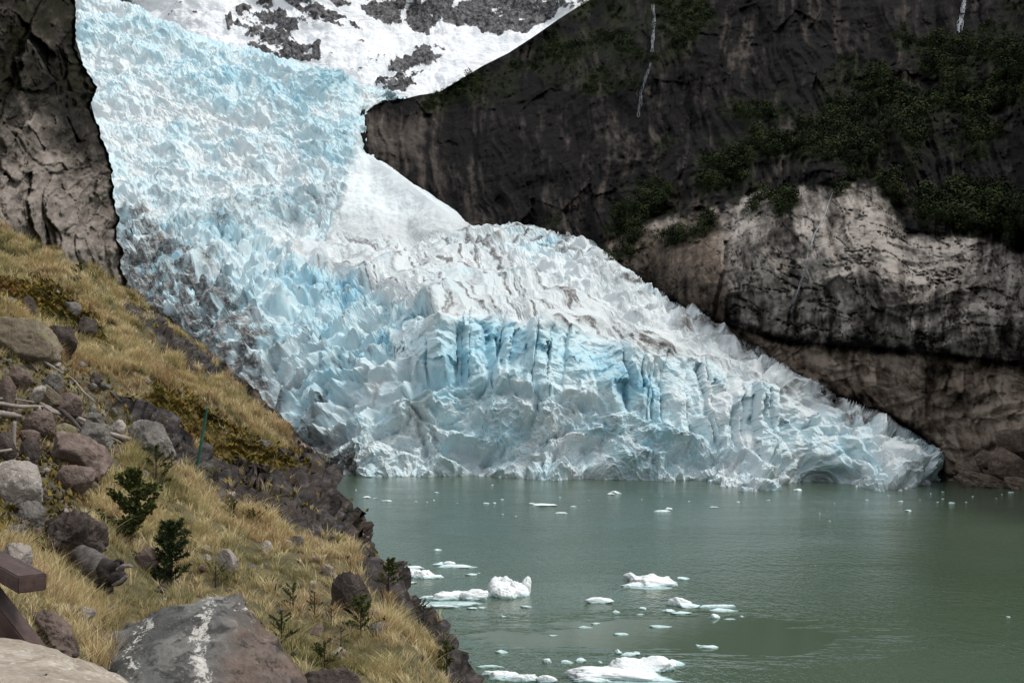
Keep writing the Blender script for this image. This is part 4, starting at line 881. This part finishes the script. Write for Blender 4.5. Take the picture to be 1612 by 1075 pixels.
vis = Hvis & (Hpx > -60) & (Hpx < 800) & (Hpy > 340) & (Hpy < 1130) & (HP[..., 1] > 2.6)
dpy = np.abs(np.gradient(Hpy, axis=0)); prob = vis * np.clip(dpy, 0, 12) * (1 - 0.985 * sstep(0.3, 0.62, rocky)) * (1 - 0.90 * scree) * (1 - 0.75 * mossy)
gn_ = fbm(HP, 0.5, 3, 601) ; prob = prob * (0.10 + 1.2 * sstep(-0.18, 0.22, gn_))
# more, smaller tufts far away; fewer, bigger ones near
prob = prob * (1.0 / (0.35 + np.clip(9 / HP[..., 1], 0, 3)))
pf = prob.ravel() / prob.sum()
NT_ = 10500
pick = rs.choice(len(pf), NT_, p=pf)
tp = flat(HP)[pick]; td = tp[:, 1]; tmo = mossy.ravel()[pick]; tn = flat(HN)[pick]
tp[:, 0] += rs.uniform(-.5, .5, NT_) * 2.6 * td / F; tp[:, 2] -= 0.01
tl = np.clip(0.062 + 0.0080 * td, 0.10, 0.42) * rs.choice([0.55, 0.75, 0.95, 1.2, 1.7], NT_, p=[.25, .25, .25, .17, .08]) * (1 - 0.45 * tmo)
zone = fbm(tp, 0.35, 3, 611); zone2 = fbm(tp, 1.1, 2, 613)
tt = np.clip(0.63 + 0.75 * zone + 0.45 * zone2 + rs.normal(0, 0.17, NT_) - 0.30 * tmo, 0.02, 0.92)
tt = np.where(rs.rand(NT_) < 0.045, 0.97, tt)
NBL = np.where(td < 14, 30, 20); rep = np.repeat(np.arange(NT_), NBL); nb_ = len(rep)
az = rs.uniform(0, 2 * math.pi, nb_); spread = np.abs(rs.normal(0, 0.55, nb_)) + 0.05
dirv = np.stack([np.cos(az), np.sin(az), np.zeros(nb_)], -1)
common = np.stack([rs.normal(0.06, .22, NT_), rs.normal(-0.05, .2, NT_), np.zeros(NT_)], -1)[rep]
base = tp[rep] + dirv * (np.abs(rs.normal(0, 0.22, nb_)) * tl[rep])[:, None]
slope = flat(HN)[pick][rep]; base[:, 2] += -((base - tp[rep])[:, 0] * slope[:, 0] + (base - tp[rep])[:, 1] * slope[:, 1]) / np.maximum(slope[:, 2], 0.35) * 0.8
lean = dirv * spread[:, None] + common
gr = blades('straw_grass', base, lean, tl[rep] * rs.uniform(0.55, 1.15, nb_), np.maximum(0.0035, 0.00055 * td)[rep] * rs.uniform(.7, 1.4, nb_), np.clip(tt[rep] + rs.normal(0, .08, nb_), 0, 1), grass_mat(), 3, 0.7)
tag(gr, kind='stuff')
# low moss and cushion plants on the dark bank
mp_ = vis * np.clip(dpy, 0, 12) * (mossy + 0.025 * rocky + 0.12 * scree); mp_ = mp_.ravel() / mp_.sum(); pick = rs.choice(len(mp_), 9000, p=mp_)
tp = flat(HP)[pick]; nq = len(tp); td = tp[:, 1]
an = rs.uniform(0, 6.28, nq); s_ = np.maximum(0.03, 0.0026 * td) * rs.uniform(.6, 1.6, nq)
tp[:, 2] += rs.uniform(0, 1, nq) * 0.004 * td
lean = np.stack([np.cos(an), np.sin(an), np.zeros(nq)], -1) * rs.uniform(.2, 1.4, nq)[:, None]
mm = M('cushion_moss'); mm.done(mm.ramp(mm.attr('tint'), [(0, (0.035, 0.030, 0.010)), (0.4, (0.10, 0.075, 0.018)), (0.75, (0.20, 0.15, 0.028)), (1, (0.13, 0.06, 0.025))]), 0.9, 0.1)
zt = np.clip(0.5 + 0.6 * fbm(tp, 0.8, 3, 621) + rs.normal(0, .15, nq), 0, 1)
ms_ = blades('cushion_moss', tp, lean, s_ * 1.3, s_ * 1.1, zt, mm.m, 2, 0.5); tag(ms_, kind='stuff')

# ------------------------------------------------------------------ shrubs and saplings
def leaf_mat(name, a, b):
    m = M(name); m.done(m.ramp(m.attr('tint'), [(0.0, a), (1.0, b)]), 0.85, 0.06); return m.m
FIRM = leaf_mat('fir_needles', (0.012, 0.018, 0.009), (0.055, 0.075, 0.028)); BUSHM = leaf_mat('bush_leaves', (0.022, 0.030, 0.010), (0.11, 0.12, 0.04)); TWIG = wood_mat('twig_bark', (0.03, 0.022, 0.018), (0.09, 0.07, 0.055))
def shrub(x, y, hpx, wpx, label, seed, mat=FIRM, dens=1.0, open_=0.0, name='shrub', cat='shrub', stems=16, top=0.0):
    g, n = ground(x, y); d_ = g[1]; H_ = hpx * d_ / F; Wd = wpx * d_ / F; r = np.random.RandomState(seed)
    root = empty(name, g); tag(root, label, cat)
    paths = []; lv = []; 
    ax = np.array([top * Wd, 0, H_])
    paths.append([(np.array([0, 0, -0.03]), 0.018 * H_ + .004), (ax * .5, 0.011 * H_ + .002), (ax, 0.003)])
    for k in range(stems):
        t = (k + r.rand()) / stems * 0.9 + 0.04; a = r.uniform(0, 6.283); L_ = Wd * 0.58 * (1 - t) ** 0.7 * r.uniform(.4, 1.3) + 0.03
        p0 = ax * t; p1 = p0 + np.array([math.cos(a) * L_, math.sin(a) * L_ * 0.9, L_ * r.uniform(.3, 1.0)])
        paths.append([(p0, 0.006 * H_ + .0015), ((p0 + p1) / 2 - np.array([0, 0, 0.05 * L_]), 0.004 * H_ + .001), (p1, 0.0015)])
        for j in range(int(26 * dens)):
            u = r.uniform(open_, 1.05) ** 0.8; c = p0 + (p1 - p0) * u; lv.append((c, p1 - p0, L_))
    for j in range(int(40 * dens)): lv.append((ax * r.uniform(0.6, 1.0), ax, Wd * .3))
    v, f = tube(paths, 5, 0.05, seed); mesh_np('stems', v, f, TWIG, root, smooth=True)
    nl = len(lv) * 4; c = np.array([l[0] for l in lv])[np.repeat(np.arange(len(lv)), 4)]; dr = np.array([l[1] / (np.linalg.norm(l[1]) + 1e-6) for l in lv])[np.repeat(np.arange(len(lv)), 4)]
    v1 = dr * 0.9 + r.normal(0, 0.5, (nl, 3)); v1 /= np.linalg.norm(v1, axis=1, keepdims=True)
    ll = np.clip((0.075 if mat is FIRM else 0.05) * H_, 0.012, 0.09) * r.uniform(.5, 1.4, nl); v2 = np.cross(v1, r.normal(size=(nl, 3))); v2 /= np.linalg.norm(v2, axis=1, keepdims=True) + 1e-6
    c = c + r.normal(0, (0.007 if mat is FIRM else 0.022) * H_, (nl, 3)); w_ = ll * (0.10 if mat is FIRM else 0.45)
    VV = np.stack([c, c + v1 * ll[:, None] * .5 + v2 * w_[:, None], c + v1 * ll[:, None], c + v1 * ll[:, None] * .5 - v2 * w_[:, None]], 1)
    mesh_np('foliage', VV.reshape(-1, 3), np.arange(nl * 4).reshape(nl, 4), mat, root, attrs={'tint': np.repeat(np.clip(r.normal(.45, .3, nl), 0, 1), 4)})
    return root
shrub(270, 925, 102, 74, "small dark fir sapling with upswept branches right of the hollow log", 701, FIRM, 1.5, 0.0, 'fir_sapling', 'sapling', 46, 0.05)
shrub(206, 852, 112, 74, "dense dark green bush standing behind the hollow log", 702, BUSHM, 1.5, 0.0, 'shrub', 'shrub', 34, 0.12)
shrub(245, 768, 66, 62, "sparse twiggy dark shrub in front of the root and the white-sided rock", 703, FIRM, 0.8, 0.3, 'shrub', 'shrub', 16)
shrub(340, 920, 34, 52, "low spreading green sprig under the flat pale angular rock", 704, FIRM, 0.6, 0.4, 'seedling', 'seedling', 8)
shrub(444, 1012, 46, 40, "dark little bush tucked against the striped boulder's right side", 705, FIRM, 1.2, 0.1, 'shrub', 'shrub', 14)
shrub(368, 820, 38, 36, "dark green tuft bush beside the black rock band", 706, BUSHM, 1.0, 0.0, 'shrub', 'shrub', 12)
shrub(400, 830, 26, 40, "low bush just right of the dark green tuft bush", 707, BUSHM, 1.0, 0.0, 'shrub', 'shrub', 10)
shrub(494, 975, 44, 26, "thin dark seedling standing in dead grass below the reddish brown boulder", 708, FIRM, .4, .4, 'seedling', 'seedling', 8)
shrub(520, 985, 30, 26, "short seedling right of the thin dark seedling", 709, FIRM, .4, .3, 'seedling', 'seedling', 8)
shrub(538, 1020, 34, 24, "dark sprig beside the pale flat stone in dead grass", 710, FIRM, .4, .3, 'seedling', 'seedling', 7)
shrub(510, 1055, 44, 36, "dark green bush between the bottom brown boulder and the pale flat stone", 711, BUSHM, .8, .1, 'shrub', 'shrub', 12)
shrub(568, 1000, 60, 52, "wide green bush below the reddish brown angular boulder by the brink", 712, BUSHM, 1.0, .1, 'shrub', 'shrub', 16)
shrub(600, 930, 50, 40, "dark bush at the foot of the black brink rock", 713, BUSHM, 1.0, .1, 'shrub', 'shrub', 14)
shrub(125, 440, 26, 22, "small green bush on the foot of the left cliff", 714, BUSHM, 1.0, 0, 'shrub', 'shrub', 12)
shrub(462, 955, 34, 30, "dark clump of leaves left of the thin dark seedling", 715, BUSHM, .7, .1, 'shrub', 'shrub', 10)
shrub(700, 1060, 56, 26, "tall dark grassy bush close to the brink at the bottom", 716, BUSHM, .7, .1, 'shrub', 'shrub', 12)
shrub(664, 985, 36, 30, "spiky dark seedling leaning out over the brink", 717, FIRM, .6, .3, 'seedling', 'seedling', 8)

# ------------------------------------------------------------------ far forest on the mountainside, seen as one dark mass
fm = np.clip(Mveg - 0.15, 0, 1) ** 1.2 * (Mpx > 640) * (Mpx < 1680) * (Mpy > -40) * (Mpy < 430) * (Mpy > interp(Mpx, RIDGE) + 3); pf = fm.ravel() / fm.sum()
NTR = 2600; pick = rs.choice(len(pf), NTR, p=pf); tp = flat(MP)[pick]
th = rs.uniform(2.0, 7.5, NTR) * np.clip(Mveg.ravel()[pick], .4, 1); LPT = 120; rep = np.repeat(np.arange(NTR), LPT); n_ = len(rep)
dv = rs.normal(size=(n_, 3)); dv /= np.linalg.norm(dv, axis=1, keepdims=True); rad = rs.rand(n_) ** 0.45
c = tp[rep] + dv * (rad * th[rep])[:, None] * np.array([0.62, 0.62, 0.55]) + np.array([0, -0.3, 0.55]) * th[rep][:, None]
nn = dv + np.array([0, 0, .3]) + rs.normal(0, .35, (n_, 3)); v1 = np.cross(nn, rs.normal(size=(n_, 3))); v1 /= np.linalg.norm(v1, axis=1, keepdims=True); v2 = np.cross(v1, nn); v2 /= np.linalg.norm(v2, axis=1, keepdims=True)
s_ = (0.095 * th[rep] * rs.uniform(.6, 1.3, n_))[:, None]
VV = np.stack([c - v1 * s_, c + v2 * s_ * .7, c + v1 * s_, c - v2 * s_ * .7], 1)
tint = np.clip(rs.normal(.35, .32, NTR)[rep] + rs.normal(0, .15, n_), 0, 1)
fo = mesh_np('forest', VV.reshape(-1, 3), np.arange(n_ * 4).reshape(n_, 4), leaf_mat('forest_leaves', (0.005, 0.008, 0.003), (0.038, 0.050, 0.019)), attrs={'tint': np.repeat(tint, 4)}); tag(fo, kind='stuff')

# ------------------------------------------------------------------ waterfalls
FALL = M('falling_water'); FALLM = FALL.done(FALL.mix(FALL.noise(1.0, 5), (0.14, 0.155, 0.17), (0.40, 0.43, 0.47)), 0.5, 0.4)
def waterfall(pts, wd, label, seed, strands=5, gap=0.0, rr=(.05, .18)):
    r = np.random.RandomState(seed); paths = []
    for s in range(strands):
        q = []; k0 = 0
        off = r.normal(0, wd)
        for (x, y) in zip(np.interp(np.linspace(0, 1, 26), np.linspace(0, 1, len(pts)), [p[0] for p in pts]), np.interp(np.linspace(0, 1, 26), np.linspace(0, 1, len(pts)), [p[1] for p in pts])):
            p = on_mountain(x + off * (0.4 + 0.6 * len(q) / 12) + wd * .5 * math.sin(y * .25 + off * 9), y, 0.9); q.append((p, max(0.04, wd * r.uniform(*rr) * p[1] / F)))
            if r.rand() < gap and len(q) > 2: paths.append(q); q = []
        if len(q) > 2: paths.append(q)
    v, f = tube(paths, 5, 0.25, seed); c0 = v.mean(0); o = mesh_np('waterfall', v - c0, f, FALLM, smooth=True); o.location = c0; tag(o, label, 'waterfall')
waterfall([(1028,8),(1031,30),(1029,55),(1027,82)], 1.8, "white waterfall high on the dark wall near the snowy notch", 801, 12, .16)
waterfall([(1024,100),(1010,140),(1003,185)], 1.4, "faint broken trickle on the dark wall below the high white waterfall", 802, 6, .45)
waterfall([(1519,0),(1514,25),(1509,52)], 3.0, "bluish waterfall at the top right of the dark wall", 803, 12, .2)
waterfall([(1311,302),(1298,340),(1282,370),(1272,400),(1262,440),(1252,470),(1245,492)], 0.9, "thin pale stream running down the grey rock slab", 804, 4, .03, (.25, .5))

# ------------------------------------------------------------------ drifting ice
def floe_mat():
    m = M('floe_ice'); sep = m.t.nodes.new('ShaderNodeSeparateXYZ'); m.L(m.geo.outputs['Position'], sep.inputs[0])
    n = m.noise(1.3, 6, 0.6); wet = m.math('ADD', m.math('MULTIPLY', sep.outputs[2], 1.6), m.math('MULTIPLY', m.math('SUBTRACT', n, .5), .7))
    c = m.ramp(wet, [(0.02, (0.24, 0.36, 0.35)), (0.28, (0.52, 0.66, 0.67)), (0.70, (0.74, 0.77, 0.78))])
    m.bump(m.noise(4, 6, .6), 0.08, 0.5); return m.done(c, 0.5, 0.4)
FLOE = floe_mat()
def wpt(x, y): d_ = EYE * F / (y - HY); return np.array([(x - CX) * d_ / F, d_, 0.0])
def lump(w_, dep, h_, seed, sub=4, planes=8, sharp=.6, flat_=1.0, tilt=0.0, rough=.12):
    v, f = rock_shape(seed, sub, (w_, dep, h_ * 2), planes, sharp, rough, 1.5); 
    ct, s_ = math.cos(tilt), math.sin(tilt); return v @ np.array([[ct, 0, -s_], [0, 1, 0], [s_, 0, ct]]), f
def floe(lumps, label, seed, group=None, name='ice_floe', cat='ice floe', shelf=None, sub=4):
    """lumps: (cx, base_y, width_px, height_px, tilt) each standing at its own water point"""
    VV, FF = [], []; o = 0; c0 = wpt(lumps[0][0], lumps[0][1] - 1)
    for k, L_ in enumerate(lumps):
        x, y, wp, hp = L_[:4]; ti = L_[4] if len(L_) > 4 else 0; dz = L_[5] if len(L_) > 5 else 0
        flatp = 0.45 * hp if hp < 14 else 0.30 * hp      # part of the seen height that is depth
        p = wpt(x, y - flatp / 2); d_ = p[1]; w_ = wp * d_ / F
        hz = max(hp - flatp, 1.2) * d_ / F; dep = min(flatp * d_ / F / ((y - HY) / F), w_ * 1.0); dep = max(dep, w_ * .35)
        v, f = lump(w_ * 1.12, dep, hz * 1.15, seed + k * 7, sub, 9, .78, 1, ti, .17)
        v = v + (p - c0) + np.array([0, 0, -0.05 * hz + dz]); VV.append(v); FF.append(f + o); o += len(v)
    if shelf:
        for (x, y, wp, hp) in shelf:
            p = wpt(x, y); d_ = p[1]; v, f = lump(wp * d_ / F, hp * d_ / F / ((y - HY) / F), 0.10, seed + 91, 3, 5, .3, 1, 0, .12); VV.append(v + (p - c0)); FF.append(f + o); o += len(v)
    ob = mesh_np(name, np.concatenate(VV), np.concatenate(FF), FLOE, smooth=True); ob.location = c0; return tag(ob, label, cat, group)
floe([(985,1070,175,24,.06),(1020,1060,120,32,-.10),(940,1073,90,16,.05),(1000,1066,120,30,.12),(1060,1048,40,13,0)], "largest white floe with a long hump, at the bottom centre of the water", 901, shelf=[(1000,1072,165,10)], sub=5)
floe([(795,1072,62,22),(830,1074,60,20),(858,1076,40,14),(772,1064,40,12)], "broad white floe cut by the bottom edge beside the grassy brink", 902, sub=5)
floe([(776,1052,46,9)], "thin flat white floe just behind the broad one at the brink", 903)
floe([(715,945,74,24,.05),(745,945,60,20,-.1),(680,944,60,12),(765,940,30,16)], "long low white floe reaching from the brink to the chunky iceberg", 904, shelf=[(715,950,120,10)], sub=5)
floe([(690,957,80,9),(735,955,40,10),(660,955,40,8)], "sunken bluish floe lying in front of the long low white floe", 905)
floe([(798,944,58,38),(780,936,28,32,.3),(818,942,30,30,-.25),(788,938,26,42,.5),(806,938,22,44,-.3),(824,940,18,38,.2)], "chunky upright iceberg with dirty top edges, tallest ice in the water", 906, name='iceberg', cat='iceberg', sub=5)
floe([(668,911,40,22,-.2),(655,909,50,16,.3),(685,911,30,10)], "peaked white floe nearest the dark brink rock", 907, sub=5)
floe([(648,897,52,9)], "flat white plate behind the peaked white floe", 908)
floe([(722,895,60,11),(706,890,24,8)], "long flat white floe behind the peaked floe with a lump at its left end", 909)
floe([(692,890,28,7)], "small grey-white floe at the left end of the long flat floe", 910)
floe([(742,906,22,5),(752,903,8,3)], "cluster of half-melted slush left of the chunky iceberg's top", 911)
floe([(648,919,18,6)], "small white flake below the peaked white floe", 912)
floe([(690,992,30,8)], "white flake tucked beside the grassy brink below the long low floe", 913)
floe([(1025,925,76,26,.05),(1040,922,50,20,-.12),(997,915,34,12,.45,.4),(1010,926,60,12)], "blocky white floe with a fin sticking out left, right of centre", 914, shelf=[(1022,925,90,6)], sub=5)
floe([(1076,912,28,6)], "thin floe touching the right end of the blocky finned floe", 915)
floe([(940,951,54,13)], "smooth lens-shaped white floe between the chunky iceberg and the mushroom floe", 916)
floe([(1072,955,46,18,.2),(1082,957,36,12)], "mushroom-shaped floe with an overhanging left tip", 917, sub=5)
floe([(1122,958,66,12),(1136,963,48,10)], "flat bluish floe joined to the right of the mushroom floe", 918)
floe([(1052,964,26,10),(1070,967,34,6)], "low white floe in front of the mushroom floe", 919)
floe([(1125,975,18,11)], "round little ice ball below the flat bluish floe", 920)
floe([(1148,975,22,3)], "thin sliver right of the round little ice ball", 921)
floe([(1168,971,9,3)], "tiny ice scrap farthest right beyond the thin sliver", 922)
floe([(1112,1021,34,8),(1100,1018,12,6)], "sausage-shaped floe alone on the dark still patch", 923)
floe([(1038,988,36,6)], "flat grey-white floe below the low floe of the mushroom group", 924)
floe([(920,989,25,7)], "flat floe with a smaller scrap touching its right end", 925)
floe([(937,983,14,4)], "smaller scrap touching the right end of a flat floe", 926)
floe([(976,1000,26,6)], "narrow pointed floe midway between two flat grey-white floes", 927)
floe([(869,1001,17,4)], "thin dash of ice below and right of the chunky iceberg's reflection", 928)
floe([(789,1028,24,7)], "small bright boat-shaped floe near the brink, above the broad bottom floe", 929)
floe([(975,1030,16,10,.5),(990,1033,24,8),(1002,1032,12,9)], "serrated row of ice teeth just behind the largest floe", 930)
floe([(862,1044,20,9)], "left one of three small lumps behind the bottom floes", 931)
floe([(892,1045,19,9)], "middle one of three small lumps behind the bottom floes", 932)
floe([(915,1043,16,10)], "right one of three small lumps behind the bottom floes", 933)
floe([(945,1046,9,9)], "splintery bit right of the three small lumps", 934)
floe([(970,966,12,7)], "little ice lump below the lens-shaped white floe", 935)
floe([(1012,960,12,7)], "little triangular ice lump left of the low floe of the mushroom group", 936)
floe([(1008,968,11,3)], "flat scrap under the little triangular ice lump", 937)
floe([(792,972,9,6)], "single ice bead in the chunky iceberg's reflection", 938)
floe([(828,956,22,5)], "greyish flake in front of the chunky iceberg's right side", 939)
floe([(758,958,15,5)], "right one of two white flakes in front of the sunken bluish floe", 940)
floe([(741,959,19,5)], "left one of two white flakes in front of the sunken bluish floe", 941)
floe([(688,867,16,4)], "lone flat flake on open water above the long flat white floe", 942)
floe([(968,778,22,8),(962,779,14,4)], "small white iceberg with a peak, alone in the far centre", 943)
floe([(855,797,48,6),(838,795,14,6)], "longest of the far floes, low and white with a knob on its left", 944)
floe([(884,809,20,4)], "flat floe just below the longest far floe", 945)
floe([(902,798,11,3)], "short dash right of the longest far floe", 946)
floe([(1040,806,32,5),(1053,804,12,8)], "far floe with a raised right end, right of the longest far floe", 947)
floe([(1257,773,17,5)], "bright flat floe close under the ice front on the right", 948)
floe([(611,790,22,4)], "flat far floe, larger of two near the dark bluff", 949)
floe([(578,784,14,4),(592,785,10,2)], "smaller of two far floes near the dark bluff, with a faint tail", 950)
floe([(687,776,9,3)], "lone bright scrap below the left part of the ice front", 951)
floe([(764,793,11,3)], "left of a pair of dashes left of the longest far floe", 952)
floe([(778,793,6,3)], "right of a pair of dashes left of the longest far floe", 953)
floe([(1124,799,15,3)], "dash of ice right of the far floe with a raised end", 954)
floe([(1431,805,13,4)], "short far floe lowest of those off the rocky right shore", 955)
floe([(1498,793,9,4)], "brightest little floe off the rocky right shore", 956)
floe([(1592,776,10,3)], "little floe close to the right edge under the rocky shore", 957)
floe([(1587,972,6,4)], "lone ice bead on dark green water at the far right", 958)
for i, (x, y, w_) in enumerate([(655,790,6),(683,788,4),(790,787,7),(881,784,5),(926,788,6),(791,810,4),(812,813,4),(672,791,5),(720,793,3),(560,772,3),(590,764,4),(775,764,4)]): floe([(x, y, w_, 2.4)], "tiny white ice scrap scattered below the left half of the ice front", 1000 + i, "tiny ice scraps off the left half of the ice front", 'ice_scrap', 'ice scrap', None, 2)
for i, (x, y, w_) in enumerate([(1188,773,6),(1162,791,8),(1084,790,5),(1210,788,8),(1305,821,5),(1290,809,4),(1042,782,3),(1010,787,3),(1283,891,3)]): floe([(x, y, w_, 2.4)], "tiny white ice scrap scattered below the middle of the ice front", 1050 + i, "tiny ice scraps off the middle of the ice front", 'ice_scrap', 'ice scrap', None, 2)
for i, (x, y, w_) in enumerate([(1399,781,5),(1417,790,9),(1364,788,6),(1484,775,5),(1484,786,5),(1476,791,6),(1521,791,6),(1531,782,5),(1465,778,3),(1448,787,3),(1568,785,3),(1577,779,3),(1314,793,3)]): floe([(x, y, w_, 2.6)], "tiny white ice scrap scattered off the rocky right shore", 1080 + i, "tiny ice scraps off the right shore", 'ice_scrap', 'ice scrap', None, 2)
